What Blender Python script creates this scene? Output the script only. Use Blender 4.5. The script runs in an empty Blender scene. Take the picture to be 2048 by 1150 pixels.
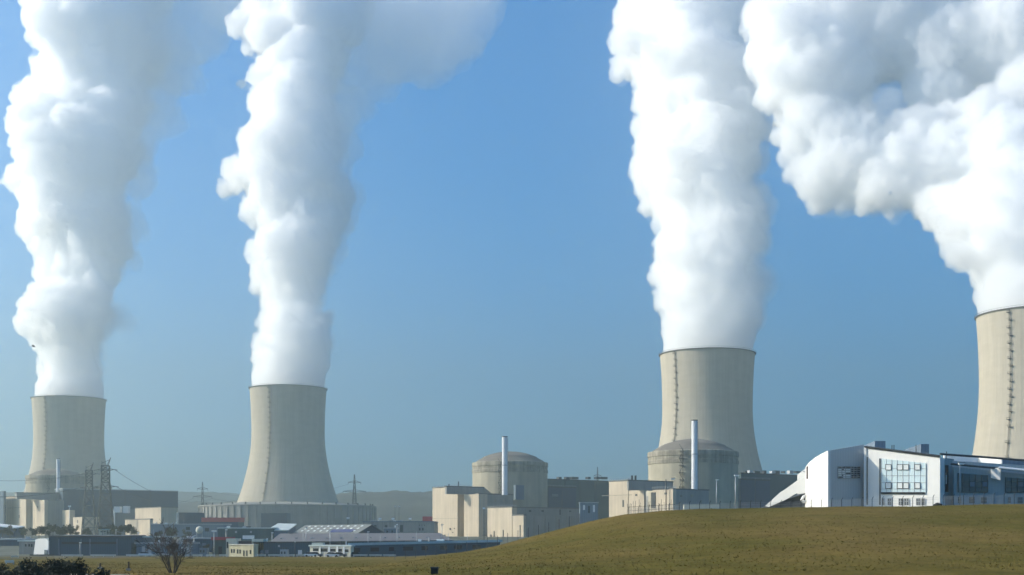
import bpy, bmesh, math, random
import numpy as np
from mathutils import Vector, Matrix, noise as mnoise

SC = bpy.context.scene
COL = SC.collection
R_ = math.radians

# ------------------------------------------------------------------ camera, sky, sun, exposure
F, HX, HY, CZ = 2500.0, 1024.0, 1069.0, 7.0      # focal length and horizon in photo pixels, eye height
cam_d = bpy.data.cameras.new('camera')
cam = bpy.data.objects.new('camera', cam_d)
COL.objects.link(cam)
cam.location = (0, 0, CZ)
cam.rotation_euler = (R_(90), 0, 0)
cam_d.sensor_width = 36.0
cam_d.lens = F / 2048 * 36.0
cam_d.shift_y = (HY - 575) / 2048
cam_d.clip_start, cam_d.clip_end = 0.5, 30000
SC.camera = cam

SUN_AZ, SUN_EL = -86.0, 27.0
W = bpy.data.worlds.new('World')
SC.world = W
W.use_nodes = True
wn = W.node_tree
sky = wn.nodes.new('ShaderNodeTexSky')
sky.sky_type = 'NISHITA'
sky.sun_disc = False
sky.sun_elevation = R_(SUN_EL)
sky.sun_rotation = R_(SUN_AZ)
sky.altitude = 100
sky.air_density = 0.8
sky.dust_density = 1.6
sky.ozone_density = 10.0
bg = wn.nodes['Background']
hs = wn.nodes.new('ShaderNodeHueSaturation')
hs.inputs['Saturation'].default_value = 1.2
hs.inputs['Value'].default_value = 1.12
hs.inputs['Hue'].default_value = 0.4905
wn.links.new(sky.outputs['Color'], hs.inputs['Color'])
wn.links.new(hs.outputs['Color'], bg.inputs['Color'])
bg.inputs['Strength'].default_value = 0.15
sun_l = bpy.data.lights.new('sun', 'SUN')
sun_l.energy = 5.0
sun_l.angle = R_(0.5)
sun_l.color = (1.0, 0.90, 0.735)
sun = bpy.data.objects.new('sun', sun_l)
COL.objects.link(sun)
sv = Vector((math.cos(R_(SUN_EL)) * math.sin(R_(SUN_AZ)), math.cos(R_(SUN_EL)) * math.cos(R_(SUN_AZ)), math.sin(R_(SUN_EL))))
sun.rotation_euler = sv.to_track_quat('Z', 'Y').to_euler()
sun.location = sv * 3000

SC.view_settings.view_transform = 'Standard'
SC.view_settings.look = 'None'
SC.view_settings.gamma = 1.0
SC.view_settings.exposure = 0.6
SC.cycles.use_denoising = True
SC.cycles.max_bounces = 60
SC.cycles.volume_bounces = 48
SC.cycles.transparent_max_bounces = 24
SC.cycles.use_adaptive_sampling = True
SC.cycles.adaptive_threshold = 0.02

# ------------------------------------------------------------------ helpers
rng = random.Random(11)


def K(px):
    return (px - HX) / F


def P(px, py, d):
    return Vector((K(px) * d, d, CZ + (HY - py) / F * d))


def Z(py, d):
    return CZ + (HY - py) / F * d


def tag(o, label, cat, group=None, kind=None):
    if label:
        o['label'] = label
    if cat:
        o['category'] = cat
    if group:
        o['group'] = group
    if kind:
        o['kind'] = kind
    return o


def empty(name, loc, label, cat, group=None):
    o = bpy.data.objects.new(name, None)
    COL.objects.link(o)
    o.location = loc
    o.empty_display_size = 1
    return tag(o, label, cat, group)


def wloc(o):
    v = Vector((0, 0, 0))
    while o is not None:
        v += o.location
        o = o.parent
    return v


def copy_tree(o, parent=None):
    c = o.copy()
    COL.objects.link(c)
    if parent is not None:
        c.parent = parent
    for ch in [x for x in bpy.data.objects if x.parent == o]:
        copy_tree(ch, c)
    return c


class MB:
    def __init__(self):
        self.v, self.f = [], []

    def add(self, vs, fs):
        b = len(self.v)
        self.v += [tuple(p) for p in vs]
        self.f += [tuple(i + b for i in f) for f in fs]
        return self

    def box(self, c, s, rz=0.0):
        x, y, z = s[0] / 2, s[1] / 2, s[2] / 2
        ca, sa = math.cos(rz), math.sin(rz)
        vs = []
        for dz in (-z, z):
            for dx, dy in ((-x, -y), (x, -y), (x, y), (-x, y)):
                vs.append((c[0] + dx * ca - dy * sa, c[1] + dx * sa + dy * ca, c[2] + dz))
        return self.add(vs, [(3, 2, 1, 0), (4, 5, 6, 7), (0, 1, 5, 4), (1, 2, 6, 5), (2, 3, 7, 6), (3, 0, 4, 7)])

    def prism(self, pts, z0, z1):
        """footprint counter-clockwise; z0, z1 numbers or lists"""
        n = len(pts)
        a = z0 if isinstance(z0, (list, tuple)) else [z0] * n
        b = z1 if isinstance(z1, (list, tuple)) else [z1] * n
        ar = sum(pts[i][0] * pts[(i + 1) % n][1] - pts[(i + 1) % n][0] * pts[i][1] for i in range(n))
        if ar < 0:
            pts, a, b = pts[::-1], a[::-1], b[::-1]
        vs = [(p[0], p[1], a[i]) for i, p in enumerate(pts)] + [(p[0], p[1], b[i]) for i, p in enumerate(pts)]
        fs = [tuple(range(n - 1, -1, -1)), tuple(range(n, 2 * n))]
        fs += [(i, (i + 1) % n, n + (i + 1) % n, n + i) for i in range(n)]
        return self.add(vs, fs)

    def slab(self, a, b, c, d, t):
        """quad a b c d given thickness t along its normal (to the back)"""
        a, b, c, d = map(Vector, (a, b, c, d))
        nrm = (b - a).cross(d - a).normalized() * t
        vs = [a, b, c, d, a - nrm, b - nrm, c - nrm, d - nrm]
        return self.add(vs, [(0, 1, 2, 3), (7, 6, 5, 4), (0, 4, 5, 1), (1, 5, 6, 2), (2, 6, 7, 3), (3, 7, 4, 0)])

    def beam(self, p, q, w, n=4):
        p, q = Vector(p), Vector(q)
        d = (q - p)
        if d.length < 1e-6:
            return self
        d.normalize()
        u = d.orthogonal().normalized()
        w2 = d.cross(u)
        vs = []
        for e in (p, q):
            for i in range(n):
                a = 2 * math.pi * (i + .5) / n
                vs.append(e + (u * math.cos(a) + w2 * math.sin(a)) * w)
        fs = [tuple(range(n - 1, -1, -1)), tuple(range(n, 2 * n))]
        fs += [(i, (i + 1) % n, n + (i + 1) % n, n + i) for i in range(n)]
        return self.add(vs, fs)

    def taper(self, pts, rads, n=6):
        """tube through points with radii"""
        b = len(self.v)
        m = len(pts)
        for k in range(m):
            d = Vector(pts[min(k + 1, m - 1)]) - Vector(pts[max(k - 1, 0)])
            d.normalize()
            u = d.orthogonal().normalized()
            w2 = d.cross(u)
            for i in range(n):
                a = 2 * math.pi * i / n
                self.v.append(tuple(Vector(pts[k]) + (u * math.cos(a) + w2 * math.sin(a)) * rads[k]))
        for k in range(m - 1):
            for i in range(n):
                j = (i + 1) % n
                self.f.append((b + k * n + i, b + k * n + j, b + (k + 1) * n + j, b + (k + 1) * n + i))
        self.f.append(tuple(b + i for i in range(n - 1, -1, -1)))
        self.f.append(tuple(b + (m - 1) * n + i for i in range(n)))
        return self

    def lathe(self, prof, n, c=(0, 0, 0), closed=False, a0=0.0, a1=2 * math.pi):
        full = abs(a1 - a0 - 2 * math.pi) < 1e-6
        m = n if full else n + 1
        b = len(self.v)
        for r, z in prof:
            for i in range(m):
                a = a0 + (a1 - a0) * i / n
                self.v.append((c[0] + r * math.cos(a), c[1] + r * math.sin(a), c[2] + z))
        L = len(prof)
        for k in range(L if closed else L - 1):
            k2 = (k + 1) % L
            for i in range(n):
                j = (i + 1) % m
                self.f.append((b + k * m + i, b + k * m + j, b + k2 * m + j, b + k2 * m + i))
        return self

    def ball(self, c, r, n=10, sq=1.0):
        prof = [(max(1e-4, r * math.cos(t)), r * sq * math.sin(t)) for t in [(-.5 + k / (n // 2)) * math.pi for k in range(n // 2 + 1)]]
        return self.lathe(prof, n, c)

    def build(self, name, mat, parent=None, smooth=False, origin=None):
        off = wloc(parent) if parent is not None else Vector(origin or (0, 0, 0))
        me = bpy.data.meshes.new(name)
        me.from_pydata([(x - off.x, y - off.y, z - off.z) for x, y, z in self.v], [], self.f)
        me.validate()
        if smooth:
            me.polygons.foreach_set('use_smooth', [True] * len(me.polygons))
            if smooth == 'auto':
                try:
                    me.set_sharp_from_angle(angle=R_(35))
                except Exception:
                    pass
        me.materials.append(mat)
        o = bpy.data.objects.new(name, me)
        COL.objects.link(o)
        if parent is not None:
            o.parent = parent
        else:
            o.location = off
        return o


# ------------------------------------------------------------------ materials
def new_mat(name):
    m = bpy.data.materials.new(name)
    m.use_nodes = True
    return m, m.node_tree, m.node_tree.nodes['Principled BSDF']


def mat(name, col, rough=.8, var=.18, scale=.15, metal=0.0, spec=.3, streak=0.0, streak_scale=1.2, bump=0.0, stretch=(1, 1, 1), col2=None):
    """base colour broken by two sizes of noise, with optional dark runs down the face"""
    m, nt, b = new_mat(name)
    N, L = nt.nodes.new, nt.links.new
    tc = N('ShaderNodeTexCoord')
    mp = N('ShaderNodeMapping')
    mp.inputs['Scale'].default_value = stretch
    L(tc.outputs['Object'], mp.inputs['Vector'])
    n1 = N('ShaderNodeTexNoise')
    n1.inputs['Scale'].default_value = scale
    n1.inputs['Detail'].default_value = 6
    n1.inputs['Roughness'].default_value = .62
    L(mp.outputs['Vector'], n1.inputs['Vector'])
    rp = N('ShaderNodeValToRGB')
    lo = tuple(c * (1 - var) for c in (col2 or col))
    hi = tuple(min(1, c * (1 + var * .7)) for c in col)
    rp.color_ramp.elements[0].position = .3
    rp.color_ramp.elements[1].position = .7
    rp.color_ramp.elements[0].color = (*lo, 1)
    rp.color_ramp.elements[1].color = (*hi, 1)
    L(n1.outputs['Fac'], rp.inputs['Fac'])
    out = rp.outputs['Color']
    if streak > 0:
        mp2 = N('ShaderNodeMapping')
        mp2.inputs['Scale'].default_value = (streak_scale, streak_scale, streak_scale * .04)
        L(tc.outputs['Object'], mp2.inputs['Vector'])
        n2 = N('ShaderNodeTexNoise')
        n2.inputs['Scale'].default_value = 1.0
        n2.inputs['Detail'].default_value = 4
        L(mp2.outputs['Vector'], n2.inputs['Vector'])
        r2 = N('ShaderNodeMapRange')
        r2.inputs['From Min'].default_value = .35
        r2.inputs['From Max'].default_value = .65
        r2.inputs['To Min'].default_value = 1 - streak
        r2.inputs['To Max'].default_value = 1.0
        L(n2.outputs['Fac'], r2.inputs['Value'])
        mx = N('ShaderNodeMix')
        mx.data_type = 'RGBA'
        mx.blend_type = 'MULTIPLY'
        mx.inputs['Factor'].default_value = 1
        L(out, mx.inputs[6])
        L(r2.outputs['Result'], mx.inputs[7])
        out = mx.outputs[2]
    L(out, b.inputs['Base Color'])
    b.inputs['Roughness'].default_value = rough
    b.inputs['Metallic'].default_value = metal
    b.inputs['Specular IOR Level'].default_value = spec
    if bump > 0:
        bp = N('ShaderNodeBump')
        bp.inputs['Strength'].default_value = bump
        bp.inputs['Distance'].default_value = .3
        L(n1.outputs['Fac'], bp.inputs['Height'])
        L(bp.outputs['Normal'], b.inputs['Normal'])
    return m


def ribbed(name, col, period=.5, axis=None, dark=.75, rough=.55, metal=0.0):
    """profiled metal cladding: fine upright bands plus broad weathering"""
    m, nt, b = new_mat(name)
    N, L = nt.nodes.new, nt.links.new
    tc = N('ShaderNodeTexCoord')
    wv = N('ShaderNodeTexWave')
    wv.wave_type = 'BANDS'
    wv.bands_direction = 'DIAGONAL' if axis is None else axis
    wv.inputs['Scale'].default_value = 1.0 / period * .3
    mp = N('ShaderNodeMapping')
    mp.inputs['Scale'].default_value = (1, 1, 0) if axis is None else (1, 1, 1)
    L(tc.outputs['Object'], mp.inputs['Vector'])
    L(mp.outputs['Vector'], wv.inputs['Vector'])
    n1 = N('ShaderNodeTexNoise')
    n1.inputs['Scale'].default_value = .08
    n1.inputs['Detail'].default_value = 5
    L(tc.outputs['Object'], n1.inputs['Vector'])
    ma = N('ShaderNodeMath')
    ma.operation = 'MULTIPLY_ADD'
    L(wv.outputs['Fac'], ma.inputs[0])
    ma.inputs[1].default_value = .35
    L(n1.outputs['Fac'], ma.inputs[2])
    rp = N('ShaderNodeValToRGB')
    rp.color_ramp.elements[0].position = .35
    rp.color_ramp.elements[1].position = .95
    rp.color_ramp.elements[0].color = (*[c * dark for c in col], 1)
    rp.color_ramp.elements[1].color = (*col, 1)
    L(ma.outputs[0], rp.inputs['Fac'])
    L(rp.outputs['Color'], b.inputs['Base Color'])
    b.inputs['Roughness'].default_value = rough
    b.inputs['Metallic'].default_value = metal
    b.inputs['Specular IOR Level'].default_value = .25
    return m


def tower_mat():
    m, nt, b = new_mat('tower_concrete')
    N, L = nt.nodes.new, nt.links.new
    tc = N('ShaderNodeTexCoord')
    sp = N('ShaderNodeSeparateXYZ')
    L(tc.outputs['Object'], sp.inputs[0])
    at = N('ShaderNodeMath')
    at.operation = 'ARCTAN2'
    L(sp.outputs['Y'], at.inputs[0])
    L(sp.outputs['X'], at.inputs[1])

    def streaks(ka, kz, det=4):
        c = N('ShaderNodeCombineXYZ')
        a1 = N('ShaderNodeMath'); a1.operation = 'MULTIPLY'; a1.inputs[1].default_value = ka
        z1 = N('ShaderNodeMath'); z1.operation = 'MULTIPLY'; z1.inputs[1].default_value = kz
        L(at.outputs[0], a1.inputs[0]); L(sp.outputs['Z'], z1.inputs[0])
        L(a1.outputs[0], c.inputs[0]); L(z1.outputs[0], c.inputs[1])
        n = N('ShaderNodeTexNoise')
        n.inputs['Scale'].default_value = 1
        n.inputs['Detail'].default_value = det
        n.inputs['Roughness'].default_value = .6
        L(c.outputs[0], n.inputs['Vector'])
        return n.outputs['Fac']

    s1 = streaks(60, .012)           # runs down the shell
    s2 = streaks(9, .03)             # broad patches
    s3 = streaks(2.5, .22, 4)          # pour bands
    add = N('ShaderNodeMath'); add.operation = 'ADD'
    L(s1, add.inputs[0]); L(s2, add.inputs[1])
    add2 = N('ShaderNodeMath'); add2.operation = 'MULTIPLY_ADD'
    L(s3, add2.inputs[0]); add2.inputs[1].default_value = .8; L(add.outputs[0], add2.inputs[2])
    rp = N('ShaderNodeValToRGB')
    rp.color_ramp.elements[0].position = .28 * 1
    rp.color_ramp.elements[1].position = .8
    mr = N('ShaderNodeMapRange')
    mr.inputs['From Min'].default_value = .7
    mr.inputs['From Max'].default_value = 2.0
    L(add2.outputs[0], mr.inputs['Value'])
    rp.color_ramp.elements[0].color = (.40, .355, .275, 1)
    rp.color_ramp.elements[1].color = (.50, .445, .355, 1)
    L(mr.outputs['Result'], rp.inputs['Fac'])
    L(rp.outputs['Color'], b.inputs['Base Color'])
    b.inputs['Roughness'].default_value = .9
    b.inputs['Specular IOR Level'].default_value = .15
    # meridional ribs
    rb = N('ShaderNodeMath'); rb.operation = 'MULTIPLY'; rb.inputs[1].default_value = 92
    L(at.outputs[0], rb.inputs[0])
    sn = N('ShaderNodeMath'); sn.operation = 'SINE'
    L(rb.outputs[0], sn.inputs[0])
    bp = N('ShaderNodeBump')
    bp.inputs['Strength'].default_value = .10
    bp.inputs['Distance'].default_value = .3
    L(sn.outputs[0], bp.inputs['Height'])
    L(bp.outputs['Normal'], b.inputs['Normal'])
    return m


def steam_mat(name, dens, surf=.0, aniso=.0):
    m, nt, b = new_mat(name)
    N, L = nt.nodes.new, nt.links.new
    out = nt.nodes['Material Output']
    nt.nodes.remove(b)
    tr = N('ShaderNodeBsdfTransparent')
    df = N('ShaderNodeBsdfDiffuse')
    df.inputs['Color'].default_value = (.95, .95, .95, 1)
    mx = N('ShaderNodeMixShader')
    mx.inputs['Fac'].default_value = surf
    L(tr.outputs[0], mx.inputs[1])
    L(df.outputs[0], mx.inputs[2])
    L(mx.outputs[0], out.inputs['Surface'])
    vs = N('ShaderNodeVolumeScatter')
    vs.inputs['Color'].default_value = (1, 1, 1, 1)
    vs.inputs['Density'].default_value = dens
    vs.inputs['Anisotropy'].default_value = aniso
    L(vs.outputs[0], out.inputs['Volume'])
    return m


def grass_mat():
    m, nt, b = new_mat('dry_grass')
    N, L = nt.nodes.new, nt.links.new
    tc = N('ShaderNodeTexCoord')

    def nz(scale, det, stretch=(1, 1, 1), rough=.6):
        mp = N('ShaderNodeMapping')
        mp.inputs['Scale'].default_value = stretch
        L(tc.outputs['Object'], mp.inputs['Vector'])
        n = N('ShaderNodeTexNoise')
        n.inputs['Scale'].default_value = scale
        n.inputs['Detail'].default_value = det
        n.inputs['Roughness'].default_value = rough
        L(mp.outputs['Vector'], n.inputs['Vector'])
        return n.outputs['Fac']
    big = nz(.05, 6, (1, .6, 1))
    mid = nz(.45, 6, (.5, .5, 1), .7)
    fine = nz(2.4, 5, (.35, .3, 1), .8)
    r1 = N('ShaderNodeValToRGB')
    for e, p, c in zip(r1.color_ramp.elements, (.40, .62), ((.100, .082, .013, 1), (.158, .108, .028, 1))):
        e.position, e.color = p, c
    L(big, r1.inputs['Fac'])
    r2 = N('ShaderNodeMapRange')
    r2.inputs['From Min'].default_value, r2.inputs['From Max'].default_value = .3, .7
    r2.inputs['To Min'].default_value, r2.inputs['To Max'].default_value = .78, 1.2
    L(mid, r2.inputs['Value'])
    r3 = N('ShaderNodeMapRange')
    r3.inputs['From Min'].default_value, r3.inputs['From Max'].default_value = .3, .7
    r3.inputs['To Min'].default_value, r3.inputs['To Max'].default_value = .8, 1.2
    L(fine, r3.inputs['Value'])
    mm = N('ShaderNodeMath'); mm.operation = 'MULTIPLY'
    L(r2.outputs[0], mm.inputs[0]); L(r3.outputs[0], mm.inputs[1])
    mx = N('ShaderNodeMix'); mx.data_type = 'RGBA'; mx.blend_type = 'MULTIPLY'
    mx.inputs['Factor'].default_value = 1
    L(r1.outputs['Color'], mx.inputs[6]); L(mm.outputs[0], mx.inputs[7])
    L(mx.outputs[2], b.inputs['Base Color'])
    b.inputs['Roughness'].default_value = .95
    b.inputs['Specular IOR Level'].default_value = .05
    bp = N('ShaderNodeBump')
    bp.inputs['Strength'].default_value = .6
    bp.inputs['Distance'].default_value = .25
    ad = N('ShaderNodeMath'); ad.operation = 'ADD'
    L(mid, ad.inputs[0]); L(fine, ad.inputs[1])
    L(ad.outputs[0], bp.inputs['Height'])
    L(bp.outputs['Normal'], b.inputs['Normal'])
    return m


M = dict(
    tower=tower_mat(),
    rim=mat('rim_dark', (.13, .125, .115), .8),
    rust=mat('ladder_steel', (.075, .065, .06), .7, metal=.2),
    concrete=mat('beige_concrete', (.60, .50, .375), .88, .14, .06, streak=.2, streak_scale=.5),
    drum=mat('drum_concrete', (.43, .385, .29), .9, .16, .08, streak=.22, streak_scale=.35),
    band=mat('stained_band', (.37, .33, .255), .9, .35, .22, streak=.45, streak_scale=.7),
    dome=mat('dome_roof', (.20, .175, .145), .95, .22, .12),
    greyc=mat('grey_concrete', (.32, .31, .29), .9, .18, .08, streak=.2),  # plain grey concrete; also puts shade into walls of the plant blocks
    teal=ribbed('blue_steel_cladding', (.045, .085, .13), .8),
    green=ribbed('green_steel_cladding', (.055, .105, .11), .8),
    navy=ribbed('dark_shed_cladding', (.05, .10, .14), .35),
    bluegrey=ribbed('blue_grey_cladding', (.17, .22, .27), .6),
    white=mat('white_panel', (.80, .78, .74), .55, .05, .2, streak=.06, streak_scale=.8),
    ltgrey=ribbed('light_grey_ribbed', (.58, .575, .555), .4, dark=.88),  # ribbed light grey for the grey wall and the core
    paint=mat('white_paint', (.8, .8, .78), .5, .05, .5),
    cream=mat('cream_render', (.62, .55, .36), .85, .1, .4, streak=.12),
    creamy=mat('pale_render', (.66, .62, .5), .85, .08, .4, streak=.1),
    steel=mat('galvanised_steel', (.42, .43, .44), .5, .15, 1.0, metal=.4),
    shadegrey=ribbed('blue_grey_wall_cladding', (.34, .40, .41), .4, dark=.88),  # blue shade of the recess and side walls is put into this colour
    stack=mat('white_stack_steel', (.74, .74, .75), .45, .08, .2, streak=.1, streak_scale=.9),
    dark=mat('dark_steel', (.045, .05, .055), .6),
    black=mat('black_plastic', (.012, .012, .013), .6),
    lattice=mat('lattice_steel', (.035, .04, .045), .7, metal=.2),
    wire=mat('wire_cable', (.05, .055, .06), .6),
    roofgrey=ribbed('grey_sheet_roof', (.20, .205, .19), .7),
    roofbrown=ribbed('brown_sheet_roof', (.19, .165, .155), .7),
    roofpale=mat('pale_sheet_roof', (.55, .60, .57), .6, .1, .2),
    red=mat('red_sheet', (.5, .07, .075), .7, .15, .3),
    blue=mat('blue_panel', (.03, .035, .13), .4),
    asphalt=mat('asphalt', (.07, .07, .07), .9, .2, .3),
    kerb=mat('pale_kerb', (.55, .55, .5), .85),
    path=mat('path_gravel', (.27, .25, .21), .95, .2, .8),
    yard=mat('yard_ground', (.10, .105, .085), .95, .4, .03, col2=(.07, .08, .04)),
    grass=grass_mat(),
    tuft=mat('grass_tuft', (.15, .113, .028), .9, .3, .06),
    bark=mat('bark', (.075, .06, .05), .95, .3, 2),
    twig=mat('twig', (.095, .085, .075), .95, .3, 2),
    leafd=mat('dark_leaf', (.022, .032, .018), .8, .5, 1.5, col2=(.014, .018, .012)),
    leafm=mat('winter_leaf', (.055, .065, .04), .9, .4, .5, col2=(.06, .05, .04)),
    wood=mat('wooded_hill', (.085, .085, .07), .95, .55, .012, col2=(.05, .05, .04)),
    rubber=mat('rubber', (.02, .02, .02), .8),
    carw=mat('car_paint_white', (.8, .8, .8), .25, .02, spec=.5),
    carg=mat('car_paint_grey', (.12, .13, .15), .25, .02, spec=.5),
    carr=mat('car_paint_red', (.45, .03, .03), .25, .02, spec=.5),
    skylight=mat('skylight_plastic', (.75, .78, .75), .3, .05),
)


def glass(name, col, rough=.08):
    m, nt, b = new_mat(name)
    n = nt.nodes.new('ShaderNodeTexNoise')
    n.inputs['Scale'].default_value = .4
    tc = nt.nodes.new('ShaderNodeTexCoord')
    nt.links.new(tc.outputs['Object'], n.inputs['Vector'])
    rp = nt.nodes.new('ShaderNodeValToRGB')
    rp.color_ramp.elements[0].color = (*[c * .8 for c in col], 1)
    rp.color_ramp.elements[1].color = (*[min(1, c * 1.15) for c in col], 1)
    nt.links.new(n.outputs['Fac'], rp.inputs['Fac'])
    nt.links.new(rp.outputs['Color'], b.inputs['Base Color'])
    b.inputs['Roughness'].default_value = rough
    b.inputs['Specular IOR Level'].default_value = .8
    return m


M['gdark'] = glass('dark_glass', (.02, .025, .035))
M['gpale'] = glass('pale_glass', (.60, .72, .74), .2)  # pale base colour stands in for sky reflected in the glass wall
M['gbright'] = glass('bright_glass', (.72, .74, .72), .3)
M['gred'] = glass('reddish_glass', (.09, .045, .04), .2)

# ------------------------------------------------------------------ terrain
CREST = 180.0
HPX = np.array([740, 780, 830, 900, 1000, 1100, 1180, 1250, 1330, 1540, 1800, 2048, 2500, 4000], float)
HPY = np.array([1127, 1126, 1122, 1110, 1090, 1064, 1042, 1027, 1020.5, 1015.5, 1011.5, 1008.5, 1004, 1000], float)


def base_z(Y):
    return np.interp(Y, [-400, 0, 80, 385, 405, 430, 640, 1000, 1700, 2600, 6000], [5.2, 5.3, 4.35, .05, 0, .2, 5.0, 6.0, 9.0, 16.0, 20.0])


def terrain(X, Y):
    X, Y = np.asarray(X, float), np.asarray(Y, float)
    zb = base_z(Y)
    xe = np.where(Y > CREST, X / np.maximum(Y, 1) * CREST, X)
    px = HX + xe / CREST * F
    H = np.interp(px, HPX, CZ + (HY - HPY) * CREST / F - base_z(CREST))
    H = np.maximum(H, 0)
    g = np.clip((Y - 45) / (CREST - 45), 0, 1)
    g = np.where(Y < CREST, g ** 1.1, 1)
    t = np.clip((Y - 330) / 110, 0, 1)
    g = g * (1 - t * t * (3 - 2 * t))
    lump = (np.sin(X * .23 + Y * .11) * np.sin(Y * .19 - X * .07) * .09 + np.sin(X * .71 + 1.3) * np.sin(Y * .43 + X * .2) * .035)
    lump = lump * np.clip((Y - 20) / 50, 0, 1) * np.clip((400 - Y) / 60, 0, 1)
    return zb + H * g + lump


def tz(x, y):
    return float(terrain(x, y))


ys = np.concatenate([np.arange(-300, 30, 30), np.arange(30, 260, 1.6), np.arange(260, 460, 5), np.arange(460, 1000, 20), np.geomspace(1000, 6000, 26)])
us = np.concatenate([np.linspace(-3.0, -.55, 16)[:-1], np.linspace(-.55, .55, 240), np.linspace(.55, 3.0, 16)[1:]])
gx, gy = np.meshgrid(us, ys)
GX = gx * np.maximum(gy * .92, 70 + 0 * gy)
GX = np.where(np.abs(gx) > .55, np.sign(gx) * np.maximum(np.abs(GX), np.abs(gx) * 300), GX)
GX = np.clip(GX, -2700, 2700)
GZ = terrain(GX, gy)
nr, nc = GX.shape
verts = np.stack([GX, gy, GZ], -1).reshape(-1, 3)
idx = np.arange(nr * nc).reshape(nr, nc)
quads = np.stack([idx[:-1, :-1], idx[:-1, 1:], idx[1:, 1:], idx[1:, :-1]], -1).reshape(-1, 4)
me = bpy.data.meshes.new('ground')
me.from_pydata(verts.tolist(), [], quads.tolist())
me.polygons.foreach_set('use_smooth', [True] * len(me.polygons))
me.materials.append(M['grass'])
me.materials.append(M['yard'])
fy = verts[quads[:, 0], 1]
me.polygons.foreach_set('material_index', (fy > 404).astype(int).tolist())
ground = bpy.data.objects.new('ground', me)
COL.objects.link(ground)
ground['kind'] = 'structure'


def strip(name, pts, w, z, material, label=None):
    mb = MB()
    n = len(pts)
    for i, (x, y) in enumerate(pts):
        a, c = Vector(pts[max(i - 1, 0)]), Vector(pts[min(i + 1, n - 1)])
        d = (c - a).normalized()
        nx, ny = -d.y, d.x
        for s in (-1, 1):
            X, Y = x + nx * w / 2 * s, y + ny * w / 2 * s
            mb.v.append((X, Y, tz(X, Y) + z))
    mb.f = [(2 * i, 2 * i + 2, 2 * i + 3, 2 * i + 1) for i in range(n - 1)]
    o = mb.build(name, material)
    o['kind'] = 'structure'
    return o


strip('road', [(x, 397 + 4 * math.sin(x * .01)) for x in range(-330, 60, 4)], 9, .04, M['asphalt'])
strip('path', [(-62 + i * 1.3, 94 - i * .42 + .8 * math.sin(i * .3)) for i in range(29)], 1.5, .05, M['path'])

# short dry tufts over the field and the hill (nobody could count them)
nrg = np.random.default_rng(5)
n_t = 30000
ty = 60 + 140 * nrg.random(n_t) ** 1.1
tx = (nrg.random(n_t) * .96 - .48) * ty
tzv = terrain(tx, ty)
hh = .03 + .06 * nrg.random(n_t) ** 2
hh = np.where(nrg.random(n_t) < .008, hh * 2.0, hh)
aa = nrg.random(n_t) * 2 * np.pi
tv = np.zeros((n_t, 6, 3))
for k in range(2):
    a = aa + k * 1.4
    wd = .03 + .06 * nrg.random(n_t)
    lean = (nrg.random((n_t, 2)) - .5) * .25
    tv[:, k * 3 + 0] = np.stack([tx - np.cos(a) * wd, ty - np.sin(a) * wd, tzv - .03], -1)
    tv[:, k * 3 + 1] = np.stack([tx + np.cos(a) * wd, ty + np.sin(a) * wd, tzv - .03], -1)
    tv[:, k * 3 + 2] = np.stack([tx + lean[:, 0], ty + lean[:, 1], tzv + hh], -1)
me = bpy.data.meshes.new('grass')
me.from_pydata(tv.reshape(-1, 3).tolist(), [], np.arange(n_t * 6).reshape(-1, 3).tolist())
me.materials.append(M['tuft'])
o = bpy.data.objects.new('grass', me)
COL.objects.link(o)
tag(o, 'short dry grass tufts over the field and hill', 'grass', kind='stuff')


def ridge(name, y0, prof, depth, seed):
    """a wooded ridge: crest heights given by photo columns, rounded towards and away from the camera"""
    n, mrow = 420, 14
    pxs = np.linspace(prof[0][0], prof[-1][0], n)
    pys = np.interp(pxs, [p[0] for p in prof], [p[1] for p in prof])
    vs, fs = [], []
    for j in range(mrow):
        t = j / (mrow - 1)
        Y = y0 - depth * .4 + depth * 1.4 * t
        hgt = math.sin(min(1, t / .45) * math.pi / 2) if t < .45 else math.cos((t - .45) / .55 * math.pi / 2)
        for i in range(n):
            x = K(pxs[i]) * Y
            h = max(0, CZ + (HY - pys[i]) / F * y0 - 8) * hgt
            rough = mnoise.noise(Vector((x * .03 + seed, Y * .03, 0))) * 4 + mnoise.noise(Vector((x * .11, Y * .1, seed))) * 3.0
            vs.append((x, Y, float(base_z(Y)) - 2 + h + rough * hgt))
    for j in range(mrow - 1):
        for i in range(n - 1):
            a = j * n + i
            fs.append((a, a + 1, a + n + 1, a + n))
    mb = MB()
    mb.v, mb.f = vs, fs
    o = mb.build(name, M['wood'], smooth=True)
    o['kind'] = 'structure'
    return o


ridge('hills', 2150, [(-900, 1000), (0, 1000), (330, 1006), (480, 1002), (640, 990), (700, 984), (760, 981), (865, 981), (1000, 978), (1200, 972), (1500, 962), (1800, 965), (3000, 985)], 700, 3)
ridge('far_hills', 3600, [(-1200, 985), (-200, 992), (0, 985), (200, 984), (350, 985), (420, 984), (500, 990), (700, 996), (1200, 985), (2000, 990), (3200, 995)], 900, 8)

# ------------------------------------------------------------------ cooling towers
TR = 40.2


def tower_profile(H, r_top, rt, zt, r_bot, z_bot):
    b_up = (H - zt) / math.sqrt((r_top / rt) ** 2 - 1)
    b_dn = (zt - z_bot) / math.sqrt((r_bot / rt) ** 2 - 1)
    pr = []
    for i in range(41):
        z = z_bot + (H - z_bot) * i / 40
        b = b_up if z > zt else b_dn
        pr.append((rt * math.sqrt(1 + ((z - zt) / b) ** 2), z))
    return pr


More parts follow.
